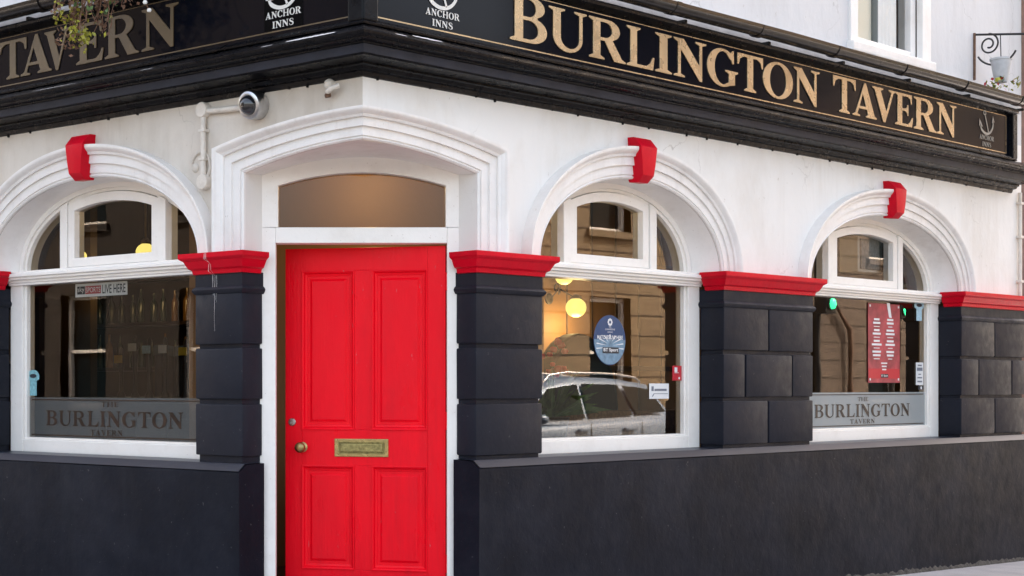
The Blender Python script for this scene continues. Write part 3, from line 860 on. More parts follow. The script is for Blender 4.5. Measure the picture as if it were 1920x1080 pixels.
for i in range(1, m):
    j = (i + 1) % m
    fs += [(i, j, 2 * m + j, 2 * m + i), (i, j, m + j, m + i), (2 * m + i, 2 * m + j, 3 * m + j, 3 * m + i), (m + i, m + j, 3 * m + j, 3 * m + i)]
MB().add(vs, fs).build('fanlight_frame', 'frame', DFm, bevel=.004)
gp = [(-.475, ZT0), (.467, ZT0)] + [(u * 1.01, z + .004) for u, z in inner[2:]]
pane(TW, gp, YF + .055, 'fanglass', DFm, 'fanlight_pane')
MB().box(TW, FXL - .02, FXR + .02, YF - .35, YF + .14, -.2, .055).build('door_step', 'pavement', PUB, bevel=.01)

DW, DH, DT, DB = .933, 2.020, .044, .060
HX, HY, ANG = .4635, YF + .048, rad(13.5)
def TD(x, y, z):                            # door local: x from the left edge to the hinge, y into the room, z up
    k = DW - x
    return Vector((HX - k * math.cos(ANG) + y * math.sin(ANG), HY + k * math.sin(ANG) + y * math.cos(ANG), z))
def dx(px): return (px - 535.0) / 300.0 * DW
ST = [dx(566.5), dx(666), dx(698.5), dx(802)]
R0, R1, R2, R3 = .250, .842, 1.045, 1.952
mb = MB()
mb.box(TD, 0, ST[0], 0, DT, DB, DB + DH)
mb.box(TD, ST[3], DW, 0, DT, DB, DB + DH)
for a, b in ((DB, R0), (R1, R2), (R3, DB + DH)): mb.box(TD, ST[0], ST[3], .0005, DT - .0005, a, b)
for a, b in ((R0, R1), (R2, R3)): mb.box(TD, ST[1], ST[2], .001, DT - .001, a, b)
DOOR = mb.build('door', 'door_red', PUB, bevel=.003)
for x0, x1 in ((ST[0], ST[1]), (ST[2], ST[3])):
    for z0, z1 in ((R0, R1), (R2, R3)):
        def ring(i, y): return [TD(x0 + i, y, z0 + i), TD(x1 - i, y, z0 + i), TD(x1 - i, y, z1 - i), TD(x0 + i, y, z1 - i)]
        rows = [ring(-.001, .004), ring(-.001, -.005), ring(.004, -.006), ring(.012, -.001), ring(.018, .011), ring(.030, .014), ring(.032, .017), ring(.046, .017), ring(.058, .009), ring(.060, .008)]
        mb = MB().grid(rows, True)
        mb.add(rows[-1], [(0, 1, 2, 3)])
        mb.build('door_panel', 'door_red', DOOR)
# letter plate
lx0, lx1, lz0, lz1 = dx(629), dx(730), .893, .995
LP = MB().box(TD, lx0, lx1, -.006, .002, lz0, lz1).build('letter_plate', 'brass', DOOR, bevel=.003)
def lring(i, y): return [TD(lx0 + i * 1.25, y, lz0 + i), TD(lx1 - i * 1.25, y, lz0 + i), TD(lx1 - i * 1.25, y, lz1 - i), TD(lx0 + i * 1.25, y, lz1 - i)]
rows = [lring(.016, -.005), lring(.017, -.010), lring(.021, -.010), lring(.024, -.0065), lring(.026, -.0065), lring(.028, -.011), lring(.032, -.012)]
mb = MB().grid(rows, True); mb.add(rows[-1], [(0, 1, 2, 3)])
mb.build('letter_flap', 'brass_dark', DOOR)
nrm = (TD(0, -1, 0) - TD(0, 0, 0))
KN = MB().lathe(TD(dx(568), .001, .945), nrm, [(.030, 0), (.030, .005), (.024, .008), (.012, .012), (.011, .030), (.018, .036), (.027, .044), (.031, .054), (.030, .064), (.024, .073), (.012, .078), (.003, .0795)], 24).build('door_knob', 'brass', DOOR, smooth=.7)
MB().lathe(TD(dx(548), .001, 1.088), nrm, [(.0225, 0), (.0225, .004), (.019, .008), (.010, .009), (.009, .005), (.002, .005)], 20).build('cylinder_lock', 'steel', DOOR, smooth=.7)
for z in (.30, 1.10, 1.88):
    MB().tube([(HX + .006, HY - .006, z - .05), (HX + .006, HY - .006, z + .05)], .007).build('hinge', 'door_red', DOOR, smooth=.8)

# ---- cornice over both fronts, mitred at the corner
CORN = [(-.02, 2.880), (.010, 2.893), (.016, 2.915), (.045, 2.920), (.055, 2.936), (.070, 2.940), (.070, 2.950), (.170, 2.957), (.176, 2.966), (.176, 3.012), (.184, 3.014), (.186, 3.020), (.205, 3.024), (.216, 3.030), (.218, 3.036), (.232, 3.040), (.240, 3.050), (.242, 3.060), (.236, 3.066), (.105, 3.128), (-.02, 3.132)]
def sweep(T, s, prof, uend, name, m, parent, step=.33, jit=.0015, um=True, u_start=None, smooth=.45, caps=True):
    us = []
    u = 0.30
    while u < uend - .1: us.append(u); u += step
    us.append(uend)
    rows = [[T(mitre(e)[s] if u_start is None else u_start, -e, z) for e, z in prof]]
    for i, u in enumerate(us):
        j = lambda: random.uniform(-jit, jit) if i < len(us) - 1 else 0
        dz = j(); de = j()
        rows.append([T(u, -e + de, z + dz) for e, z in prof])
    return MB().grid(rows, True, caps=caps).build(name, m, parent, smooth=smooth)
CR_ = sweep(TR, 0, CORN, 7.235, 'cornice', 'gloss_black', PUB)
CL_ = sweep(TL, 1, CORN, 6.62, 'cornice', 'gloss_black', PUB)
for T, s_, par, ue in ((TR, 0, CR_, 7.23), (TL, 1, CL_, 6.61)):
    sweep(T, s_, [(.170, 2.964), (.1785, 2.967), (.1785, 3.0105), (.170, 3.012)], ue, 'cornice_fascia', 'skylit_black', par, jit=.0005)
# paint runs and nail stubs along the foot of the cornice
mb = MB()
for T, a, b in ((TR, .1, 7.2), (TL, .1, 4)):
    u = a
    while u < b:
        h = random.uniform(.004, .016); wd = random.uniform(.003, .007)
        mb.box(T, u - wd, u + wd, -.012, .001, 2.893 - h, 2.90)
        u += random.uniform(.12, .42)
tag(mb.build('paint_run', 'gloss_black', PUB, bevel=.001), kind='stuff')
# flaked bare patches on the weathered ledge beside the corner
def flake(T, u0, u1, e0, e1, z0, z1, pr):
    n = 16; top, bot = [], []
    for k in range(n + 1):
        u = u0 + (u1 - u0) * k / n
        t = random.uniform(.55, 1) * math.sin(math.pi * (k + .4) / (n + .8)) ** .4
        f = lambda q: T(u, -(e0 + (e1 - e0) * q) - .002, z0 + (z1 - z0) * q + .003)
        bot.append(f(.5 - t * .5)); top.append(f(.5 + t * .5))
    MB().grid([bot, top]).build('flaked_patch', 'bare', pr)
flake(TR, .19, .40, .200, .150, 3.083, 3.107, CR_)
flake(TR, .02, .10, .236, .215, 3.066, 3.076, CR_)
flake(TL, .0, .34, .236, .190, 3.066, 3.088, CL_)
flake(TL, .42, .50, .236, .222, 3.066, 3.073, CL_)
flake(TL, 1.34, 1.44, .238, .226, 3.066, 3.072, CL_)
flake(TL, 2.0, 2.4, .238, .230, 3.066, 3.070, CL_)

# ---- upper window
u0, u1, z0, z1 = UPW
mb = MB()
for a, b, c, d in ((u0, u0 + .07, z0, z1), (u1 - .075, u1, z0, z1), (u0 + .07, u1 - .075, z0, z0 + .062), (u0 + .07, u1 - .075, z1 - .07, z1)):
    mb.box(TR, a, b, .035, .14, c, d)
UW = mb.build('window_frame', 'white_trim', PUB, bevel=.005)
mb = MB()
mb.box(TR, u0 + .390, u0 + .403, .05, .12, z0 + .062, z1 - .07)
mb.box(TR, u0 + .07, u1 - .075, .055, .115, 4.66, 4.70)
mb.build('glazing_bar', 'dark_in', UW, bevel=.003)
mb = MB()
for a, b, c, d in ((u0 - .10, u0 - .001, z0 - .001, z1 + .1), (u1 + .001, u1 + .13, z0 - .001, z1 + .1), (u0, u1, z1 + .001, z1 + .1)):
    mb.box(TR, a, b, -.022, .03, c, d)
mb.build('architrave', 'white_trim', UW, bevel=.006)
MB().box(TR, u0 - .12, u1 + .15, -.055, .10, z0 - .075, z0 - .003).build('sill', 'white_trim', UW, bevel=.008)
MB().add([TR(u0 + .06, .10, z0 + .05), TR(u0 + .39, .10, z0 + .05), TR(u0 + .39, .10, z1 - .06), TR(u0 + .06, .10, z1 - .06)], [(0, 1, 2, 3)]).build('blind', 'blind', UW)
rows = [[TR(u0 + .405 + .350 * k / 24, .100 + .006 * math.sin(k * 1.7), z) for k in range(25)] for z in (z0 + .05, z1 - .06)]
MB().grid(rows).build('curtain', 'curtain', UW, smooth=1.2)
pane(TR, [(u0 + .06, z0 + .05), (u1 - .065, z0 + .05), (u1 - .065, z1 - .06), (u0 + .06, z1 - .06)], .085, 'fanglass2', UW)
MB().box(TR, u0, u1, .30, .34, z0, z1).build('room_back', 'dark_in', UW)

# ================================================================== FASCIA SIGNS
def sign(T, s, uend, label, gold):
    e = .076
    um = mitre(e)[s] + .045
    G = empty('fascia_sign', T(1.5, -.05, 3.13), label, 'sign', 'fascia signs round the corner')
    MB().box(T, um, uend, -e, -.02, 3.150, 3.515).build('board', 'sign', G)
    # frame mouldings
    bot = [(.02, 3.126), (.118, 3.130), (.120, 3.140), (.108, 3.150), (.100, 3.160), (.080, 3.166), (.02, 3.166)]
    top = [(.02, 3.497), (.082, 3.497), (.092, 3.503), (.118, 3.510), (.132, 3.522), (.136, 3.536), (.128, 3.548), (.02, 3.552)]
    sweep(T, s, bot, uend + .05, 'lower_moulding', 'gloss_black', G, step=.5)
    sweep(T, s, top, uend + .05, 'upper_moulding', 'gloss_black', G, step=.5)
    # corner post and end stop
    a = mitre(.110)[s]
    MB().prism(T, [(a + .002, 3.150), (um + .028, 3.150), (um + .028, 3.51), (a + .002, 3.51)], -.112, -.03).build('corner_post', 'gloss_black', G, bevel=.008)
    MB().box(T, uend - .004, uend + .075, -.112, -.03, 3.148, 3.512).build('end_stop', 'gloss_black', G, bevel=.008)
    # gold line round the board
    l0, l1 = um + .042, uend - .055
    mb = MB()
    ef = e + .0015
    for p, q, r, t in ((l0, l1, 3.183, 3.190), (l0, l1, 3.486, 3.491), (l0, l0 + .006, 3.190, 3.486), (l1 - .006, l1, 3.190, 3.486)):
        mb.box(T, p, q, -ef, -e + .001, r, t)
    mb.build('border_line', gold, G)
    return G
SGR = sign(TR, 0, 7.04, 'black fascia sign with bright gold lettering above the two right windows', 'gold')
SGL = sign(TL, 1, 6.6, 'black fascia sign with dull gold lettering above the left window', 'gold_l')
LET = [('B', 1.029, 1.342), ('U', 1.356, 1.688), ('R', 1.712, 2.050), ('L', 2.064, 2.330), ('I', 2.342, 2.505), ('N', 2.528, 2.865), ('G', 2.876, 3.212), ('T', 3.208, 3.498), ('O', 3.498, 3.856), ('N', 3.866, 4.190),
       ('T', 4.363, 4.660), ('A', 4.620, 4.950), ('V', 4.890, 5.222), ('E', 5.212, 5.470), ('R', 5.486, 5.828), ('N', 5.834, 6.141)]
for i, (ch, a, b) in enumerate(LET):
    big = 1.10 if i == 0 else 1.04 if i == 10 else 1.0
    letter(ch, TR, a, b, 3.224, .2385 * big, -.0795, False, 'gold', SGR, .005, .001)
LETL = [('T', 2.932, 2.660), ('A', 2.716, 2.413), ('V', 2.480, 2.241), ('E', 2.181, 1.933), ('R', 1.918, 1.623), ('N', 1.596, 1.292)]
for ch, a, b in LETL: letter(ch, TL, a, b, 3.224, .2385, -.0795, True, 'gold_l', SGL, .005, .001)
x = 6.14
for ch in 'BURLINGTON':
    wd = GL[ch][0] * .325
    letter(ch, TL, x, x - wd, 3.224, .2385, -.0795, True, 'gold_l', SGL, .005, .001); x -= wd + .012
# small brewery logos: anchor above two lines of capitals
def logo(T, uc, flip, G, panel=False, k=1.0, m='pale'):
    sg = -1 if flip else 1
    d = -.0785
    if panel: MB().box(T, uc - .14, uc + .14, -.0778, -.076, 3.195, 3.478).build('logo_panel', 'logo_black', G)
    d = -.0800
    word('ANCHOR', T, uc - sg * .128 * k, uc + sg * .128 * k, 3.258, .036, d, flip, m, G, .10, 0.002, 'logo_lettering', True)
    word('INNS', T, uc - sg * .078 * k, uc + sg * .074 * k, 3.204, .036, d, flip, m, G, .10, 0.002, 'logo_lettering', True)
    loops = [stroke([(-.115, .075), (-.085, .025), (-.02, 0), (.05, .012), (.10, .06), (.108, .12)], [.004, .022, .020, .019, .017, .006]),
             [(-.128, .052), (-.070, .050), (-.122, .110)], [(.085, .098), (.130, .105), (.105, .150)],
             stroke([(.030, .010), (.005, .07), (-.02, .125), (-.03, .148)], [.014, .012, .012, .012]),
             arc(-.034, .164, .024, .021, 0, 345, 14), arc(-.034, .164, .013, .011, 0, 345, 14)]
    me = outline_mesh('anchor', loops, .002)
    place_mesh(me, 'logo_anchor', T, uc, d, 3.308, flip, m, G)
logo(TR, .502, False, SGR)
logo(TR, 6.645, False, SGR, k=.95, m='pale_dim')
logo(TL, .484, True, SGL, True)

# ================================================================== GUTTERS
def gutter(T, s, uend, label):
    G = empty('rain_gutter', T(2, -.14, 3.55), label, 'gutter', 'half round gutters above the fascia')
    EC, R_, ZG = .165, .062, 3.628
    um = mitre(EC)[s]
    ang = [rad(180 + 180 * k / 12) for k in range(13)]
    prof = [(EC - R_ * math.cos(a), ZG + R_ * math.sin(a)) for a in ang]
    prof += [(EC + (R_ - .007) * -math.cos(a), ZG + .004 + (R_ - .007) * math.sin(a)) for a in ang[::-1]]
    prof = [(e, z) for e, z in prof]
    sweep(T, s, prof, uend, 'trough', 'gutter', G, step=1.1, jit=.003, smooth=.9)
    for u in [x * .92 + .55 for x in range(8)]:
        if u > uend - .1: break
        mb = MB()
        pr = [(EC - (R_ + .006) * math.cos(a), ZG + (R_ + .006) * math.sin(a)) for a in ang]
        pr2 = [(EC - (R_ - .002) * math.cos(a), ZG + (R_ - .002) * math.sin(a)) for a in ang]
        rows = [[T(uu, -e, z) for e, z in pr + pr2[::-1]] for uu in (u - .022, u + .022)]
        mb.grid(rows, True, caps=True).build('union_clip', 'gutter', G, smooth=.7)
        MB().box(T, u + .2, u + .225, -.12, .0, 3.552, 3.574).build('bracket', 'gutter', G, bevel=.003)
    MB().box(T, 0.02, uend, -.05, -.012, 3.548, 3.70).build('flashing', 'lead', G, bevel=.004)
    return G
gutter(TR, 0, 7.30, 'black half round gutter running over the right fascia sign')
gutter(TL, 1, 6.6, 'black half round gutter running over the left fascia sign')

# downpipes at the right end of the front
DP = empty('downpipe', TR(7.50, -.06, 0), 'black rainwater pipe at the upper right edge of the front', 'pipe')
MB().tube([TR(7.46, -.10, 3.72), TR(7.46, -.10, 6.6)], .045, 14).build('pipe', 'iron', DP, smooth=.8)
for z in (4.25, 5.4): MB().tube([TR(7.46, -.10, z), TR(7.46, -.10, z + .07)], .056, 14).build('socket', 'iron', DP, smooth=.6)
DP2 = empty('painted_downpipe', TR(7.36, -.05, .9), 'thin white painted pipe with rusty clips below the end of the cornice', 'pipe')
MB().tube([TR(7.345, -.025, 2.04), TR(7.345, -.025, 2.90)], .016, 10).build('pipe', 'conduit', DP2, smooth=.8)
for z in (2.15, 2.52, 2.80): MB().box(TR, 7.318, 7.372, -.046, -.002, z, z + .022).build('clip', 'conduit', DP2, bevel=.003)

# ================================================================== FIXTURES ON THE WALLS
# dome camera with its conduit on the left front
nL = TL(0, -1, 0) - TL(0, 0, 0)
DC = empty('dome_camera', TL(.735, 0, 2.80), 'silver dome security camera beside the door arch', 'camera')
ax = (nL * .90 + Vector((-.18, -.30, -.28))).normalized()
oc = TL(.735, .0, 2.820)
MB().lathe(oc, nL, [(.060, -.01), (.074, 0), (.078, .030), (.078, .060), (.072, .075)], 30).build('back_box', 'chrome', DC, smooth=.5)
o2 = oc + nL * .062
MB().lathe(o2, ax, [(.078, -.012), (.079, .012), (.074, .024), (.064, .030), (.056, .031), (.054, .026)], 30).build('housing', 'chrome', DC, smooth=.5)
MB().lathe(o2 + ax * .024, ax, [(.055, 0), (.053, .012), (.045, .027), (.032, .039), (.016, .046), (.002, .048)], 28).build('dome', 'dome', DC, smooth=1.2)
CD = empty('cable_conduit', TL(1.149, 0, 2.43), 'cream painted cable conduit with round boxes left of the door arch', 'conduit')
MB().tube([TL(1.148, -.022, 2.44), TL(1.150, -.022, 2.84)], .0165, 12).build('pipe', 'conduit', CD, smooth=.9)
MB().tube([TL(1.149, -.022, 2.836), TL(.79, -.022, 2.820)], .0165, 12).build('pipe', 'conduit', CD, smooth=.9)
for z, u in ((2.845, 1.152), (2.440, 1.145)):
    MB().lathe(TL(u, .0, z), nL, [(.043, -.01), (.044, .0), (.044, .036), (.041, .042), (.010, .045), (.002, .045)], 20).build('junction_box', 'conduit', CD, smooth=.6)
for z in (2.56, 2.72): MB().box(TL, 1.125, 1.173, -.041, .0, z, z + .016).build('saddle', 'conduit', CD, bevel=.003)
# remains of an old bracket by the corner
OB = empty('old_wall_fixing', TL(.19, 0, 2.82), 'painted over remains of an old bracket just below the cornice corner', 'bracket')
MB().lathe(TL(.215, .0, 2.873), nL, [(.030, -.01), (.030, .02), (.022, .034), (.006, .038)], 14).build('rose', 'conduit', OB, smooth=.9)
MB().tube(smoothpath([tuple(TL(.215, -.02, 2.850)), tuple(TL(.195, -.05, 2.828)), tuple(TL(.160, -.055, 2.842)), tuple(TL(.135, -.03, 2.856))], 5), .013, 10).build('stub', 'conduit', OB, smooth=.9)
MB().tube([TL(.205, -.02, 2.815), TL(.215, -.045, 2.808)], .012, 8).build('stub', 'rust', OB, smooth=.9)
# plaster patch ridge left of the conduit foot
PR = empty('plaster_patch', TL(1.19, 0, 2.45), 'rough ring of patched plaster beside the lower conduit box', 'plaster')
pts = [tuple(TL(1.19 + .075 * math.cos(a), -.002, 2.53 + .085 * math.sin(a))) for a in [rad(20 + 14 * k) for k in range(15)]]
MB().tube(pts, [random.uniform(.006, .012) for _ in pts], 7).build('ridge', 'cream_wall', PR, smooth=1)
MB().lathe(TL(1.235, .002, 2.53), nL, [(.03, 0), (.026, .008), (.010, .014), (.002, .015)], 9).build('lump', 'cream_wall', PR, smooth=1, jit=.002)

# wrought bracket on the upper right wall, projecting from its wall plate
BR = empty('scroll_bracket', TR(6.59, 0, 3.73), 'black wrought iron scroll bracket high on the right wall', 'bracket')
ub = 6.585
MB().box(TR, ub - .008, ub + .008, -.016, .002, 3.74, 4.115).build('wall_plate', 'rust', BR, bevel=.002)
MB().tube([TR(ub, -.02, 4.10), TR(ub, -.55, 4.02)], .0095, 8).build('arm', 'iron', BR, smooth=.8)
sp = []
for k in range(60):
    a = rad(90 + k * 11); r = .085 - .0012 * k
    sp.append(tuple(TR(ub, -(.125 - r * math.cos(a)), 4.005 + r * math.sin(a))))
MB().tube(sp[:52], .0075, 7).build('scroll', 'iron', BR, smooth=.8)
arcp = [tuple(TR(ub, -(.19 - .17 * math.cos(rad(a))), 3.99 + .155 * math.sin(rad(a)))) for a in range(205, 341, 8)]
MB().tube(arcp, .008, 7).build('brace', 'iron', BR, smooth=.8)
HP = empty('hanging_pot', TR(ub, -.22, 3.70), 'white tapered pot hanging under the scroll bracket with sprigs at its foot', 'pot')
pc = TR(ub + .01, -.22, 3.69)
MB().lathe(pc, (0, 0, 1), [(.045, 0), (.049, .01), (.078, .17), (.084, .175), (.084, .19), (.074, .191), (.05, .16)], 22).build('pot', 'potwhite', HP, smooth=.6)
mb = MB()
for k in range(70):
    q = pc + Vector((random.uniform(-.10, .13), random.uniform(-.1, .1), random.uniform(-.05, .03)))
    a, b = [Vector((random.uniform(-1, 1), random.uniform(-1, 1), random.uniform(-1, 1))) * .016 for _ in range(2)]
    mb.add([q - a, q + b, q + a, q - b], [(0, 1, 2, 3)], random.choice((0, 0, 1, 2)))
tag(mb.build('sprigs', ['leaf_y', 'leaf', 'flower_red'], HP), kind='stuff')
MB().tube([pc + Vector((0, 0, .19)), TR(ub, -.22, 4.07)], .004, 6).build('hanger', 'iron', HP)

# hanging basket in front of the left sign
HB = empty('hanging_basket', TL(1.52, -.45, 3.55), 'hanging basket trailing brown twigs and yellow green leaves over left sign', 'plant')
bc = TL(1.50, -.45, 3.90)
MB().lathe(bc, (0, 0, -1), [(.20, 0), (.195, .05), (.17, .12), (.11, .18), (.03, .21)], 20).build('basket', 'twig', HB, smooth=1)
MB().tube([TL(1.50, 0, 4.35), TL(1.50, -.47, 4.40)], .010).build('arm', 'iron', HB)
mb = MB(); lf = MB(); fl = MB()
def trail(u, d, z, du, dz, n=14):
    p = TL(u, d, z)
    pts = []
    for k in range(n + 1):
        t = k / n
        pts.append(TL(u + du * t + random.uniform(-.012, .012), d + random.uniform(-.02, .02), z + dz * t * (.6 + .4 * t) + random.uniform(-.006, .006)))
    mb.tube(pts, .0028, 4, caps=False)
    return pts
def leafq(lst, q, s, mi):
    a = Vector((random.uniform(-1, 1), random.uniform(-1, 1), random.uniform(-1, 1))).normalized() * s
    b = a.cross(Vector((random.uniform(-1, 1), random.uniform(-1, 1), random.uniform(-1, 1)))).normalized() * s * .6
    lst.add([q - a, q + b, q + a, q - b], [(0, 1, 2, 3)], mi)
for k in range(52):
    u = random.uniform(1.30, 1.70); du = random.uniform(-.02, .30)
    zend = 3.24 + random.random() ** 1.2 * .30
    if du > .16 or du < .04: zend += .08
    pts = trail(u, -.45 + random.uniform(-.14, .14), 3.84, du, zend - 3.84)
    for p in pts[2:]:
        for _ in range(2):
            if random.random() < .75: leafq(lf, p + Vector((random.uniform(-.02, .02), random.uniform(-.02, .02), random.uniform(-.02, .02))), random.uniform(.010, .021), random.choice((0, 1, 2, 2, 2)))
for c_, n2, mi in (((1.70, 3.275), 90, 1), ((1.78, 3.26), 60, 2), ((1.79, 3.40), 60, 1), ((1.62, 3.46), 60, 2), ((1.72, 3.38), 60, 2), ((1.45, 3.47), 40, 0), ((1.35, 3.44), 50, 2)):
    for _ in range(n2):
        q = TL(c_[0] + random.gauss(0, .038), -.45 + random.gauss(0, .04), c_[1] + random.gauss(0, .030))
        leafq(lf, q, random.uniform(.010, .019), mi)
pts = trail(1.30, -.45, 3.72, -.16, -.39)
for p in pts[-2:]: fl.sphere(p, .013, 8)
pts = trail(1.5, -.45, 3.62, -.10, -.23)
tag(mb.build('twigs', 'twig', HB), kind='stuff')
tag(lf.build('leaves', ['leaf', 'leaf_y', 'twig'], HB), kind='stuff')
fl.build('blossom', 'flower_white', HB, smooth=1)

# ================================================================== NOTICES IN THE WINDOWS
def plate(T, u0, u1, z0, z1, d, m, name='sheet', parent=None, thick=.002):
    return MB().box(T, u0, u1, d, d + thick, z0, z1).build(name, m, parent)
# oval football sticker inside the first right window
OV = empty('oval_sticker', TR(2.247, .1975, 1.42), 'blue oval football sticker on the window right of the door', 'sticker')
cu, cz, ra, rb = 2.247, 1.579, .156, .156
def ell(f, d, m, nm, y0=-1, y1=1):
    pts = []
    t0, t1 = math.asin(y0), math.asin(y1)
    r_ = [(math.cos(t0 + (t1 - t0) * k / 20), math.sin(t0 + (t1 - t0) * k / 20)) for k in range(21)]
    pts = [(cu + ra * f * c, cz + rb * f * s) for c, s in r_] + [(cu - ra * f * c, cz + rb * f * s) for c, s in r_[::-1]]
    if y0 == -1: pts.pop()
    MB().prism(TR, pts, d, d + .001).build(nm, m, OV)
ell(1, .1975, 'blue', 'disc')
ell(.975, .1955, 'blue_l', 'light_field', -.98, .02)
mb = MB()
for k in range(9):
    a = rad(-10 + 200 * k / 8)
    c, s = math.cos(a), math.sin(a)
    mb.add([TR(cu + .03 * c, .1947, cz - .04 + .03 * s), TR(cu + .135 * math.cos(a - .05), .1947, cz - .04 + .075 * math.sin(a - .05)), TR(cu + .135 * math.cos(a + .05), .1947, cz - .04 + .075 * math.sin(a + .05))], [(0, 1, 2)])
mb.build('light_rays', 'paper', OV)
mb = MB()
for k in range(8):
    a = rad(90 + 45 * k); q = (cu + .017 * math.cos(a), cz + .112 + .017 * math.sin(a))
    mb.add([TR(q[0] + .009 * math.cos(a + b), .1943, q[1] + .009 * math.sin(a + b)) for b in [rad(72 * j) for j in range(5)]], [(0, 1, 2, 3, 4)])
mb.build('star_ball', 'paper', OV)
sans('UEFA', TR, cu - .012, .024, cz + .078, .008, .1941, False, 'paper', OV)
sans('CHAMPIONS', TR, cu - .048, .096, cz + .062, .010, .1941, False, 'paper', OV)
sans('LEAGUE', TR, cu - .024, .048, cz + .046, .009, .1941, False, 'paper', OV)
sans('MATCHES LIVE HERE', TR, cu - .125, .250, cz + .006, .024, .1941, False, 'paper', OV, bold=.02)
plate(TR, cu - .072, cu + .085, cz - .082, cz - .044, .1939, 'ink', 'badge', OV, .0006)
sans('BT Sport', TR, cu - .064, .142, cz - .076, .027, .1935, False, 'paper', OV, bold=.02)
# white card
CD1 = empty('white_card', TR(2.747, .1975, 1.216), 'small white printed card at lower right of the first right window', 'notice')
plate(TR, 2.646, 2.850, 1.212, 1.310, .1975, 'paper', 'card', CD1)
mb = MB(); mb.box(TR, 2.668, 2.690, .1960, .1973, 1.262, 1.292); mb.box(TR, 2.70, 2.825, .1960, .1973, 1.262, 1.276); mb.box(TR, 2.700, 2.838, .1960, .1973, 1.243, 1.2465)
mb.prism(TR, [(2.700, 1.2465), (2.692, 1.2465), (2.672, 1.226), (2.680, 1.226)], .1960, .1973)
tag(mb.build('print', 'grey_ink', CD1), kind='stuff')
# red tag on the frame
RT = empty('red_tag', TR(2.935, .15, 1.328), 'small red sticker on the frame of the first right window', 'sticker')
plate(TR, 2.884, 2.981, 1.330, 1.426, .1935, 'poster_red2', 'tag', RT)
mb = MB(); mb.box(TR, 2.905, 2.935, .1925, .1932, 1.385, 1.415); mb.box(TR, 2.905, 2.950, .1925, .1932, 1.378, 1.382); mb.lathe(TR(2.955, .1925, 1.345), TR(0, 1, 0) - TR(0, 0, 0), [(.008, 0), (.008, .0006)], 10)
tag(mb.build('print', 'paper', RT), kind='stuff')
# tall red poster in the second right window
PO = empty('red_poster', TR(5.55, .1975, 1.318), 'tall red fixture poster hanging in the right hand window', 'poster')
plate(TR, 5.318, 5.786, 1.318, 1.922, .1975, 'poster_red', 'sheet', PO)
plate(TR, 5.324, 5.780, 1.350, 1.425, .1963, 'poster_red2', 'red_band', PO, .001)
mb = MB()
for cx in (5.44, 5.64):
    for k in range(4):
        z = 1.80 - k * .082
        for j, (hw, hh) in enumerate(((.052, .0075), (.060, .0075), (.040, .003))):
            hw *= random.uniform(.75, 1.2)
            mb.box(TR, cx - hw, cx + hw, .1959, .1967, z - j * .027 - hh, z - j * .027 + hh)
for j, hw in enumerate((.045, .035, .03)): mb.box(TR, 5.55 - hw, 5.55 + hw, .1959, .1967, 1.462 - j * .024, 1.472 - j * .024)
for cx in (5.335, 5.755):
    for cz_ in (1.335, 1.893): mb.box(TR, cx, cx + .018, .1955, .1967, cz_, cz_ + .018)
tag(mb.build('print', 'paper', PO), kind='stuff')
MB().prism(TR, [(5.585, 1.93), (5.63, 1.93), (5.66, 1.815), (5.62, 1.82)], .1950, .1957).build('white_tape', 'paper', PO)
plate(TR, 5.50, 5.61, 1.356, 1.384, .1953, 'ink', 'badge', PO, .0008)
sans('BT Sport', TR, 5.507, .096, 1.361, .018, .1949, False, 'paper', PO, bold=.02)
# rating stickers
def keyhole(T, u, z, k, d, m, lab, nm, h=.15):
    O = empty(nm, T(u, d, z), lab, 'sticker')
    pts = [(u - .035 * k, z), (u + .035 * k, z), (u + .035 * k, z + h * .62), (u + .060 * k, z + h * .68)] + [(u + .062 * k * math.cos(a), z + h * .78 + .046 * k * math.sin(a)) for a in [rad(10 + 16 * j) for j in range(11)]] + [(u - .060 * k, z + h * .68), (u - .035 * k, z + h * .62)]
    MB().prism(T, pts, d, d + .001).build('sticker_sheet', m, O)
    MB().prism(T, [(u + .035 * k * math.cos(rad(30 * j)), z + h * .82 + .014 * math.sin(rad(30 * j))) for j in range(12)], d - .0008, d).build('dark_print', 'ink', O)
keyhole(TR, 6.083, 1.806, 1.2, .196, 'sky_blue', 'pale blue keyhole shaped sticker at top right of the right hand window', 'blue_sticker')
keyhole(TL, 2.948, 1.232, 1.0, .196, 'teal', 'teal keyhole shaped sticker at lower left of the left window', 'teal_sticker', .155)
N2 = empty('paper_notice', TR(6.12, .196, 1.30), 'narrow pale notice on the right edge of the right hand window', 'notice')
plate(TR, 6.035, 6.150, 1.300, 1.478, .1965, 'paper', 'sheet', N2)
mb = MB()
for z, hw, hh in ((1.455, .030, .006), (1.425, .042, .013), (1.385, .02, .004), (1.358, .035, .005), (1.328, .036, .006)): mb.box(TR, 6.092 - hw, 6.092 + hw, .1952, .1962, z - hh, z + hh)
tag(mb.build('print', 'grey_ink', N2), kind='stuff')
N3 = empty('tiny_notice', TR(6.12, .196, 1.25), 'tiny dark and white sticker under the narrow notice', 'sticker')
plate(TR, 6.070, 6.150, 1.262, 1.294, .1965, 'ink', 'sheet', N3)
MB().lathe(TR(6.115, .1962, 1.278), TR(0, -1, 0) - TR(0, 0, 0), [(.013, 0), (.013, .0006)], 10).build('print', 'paper', N3)
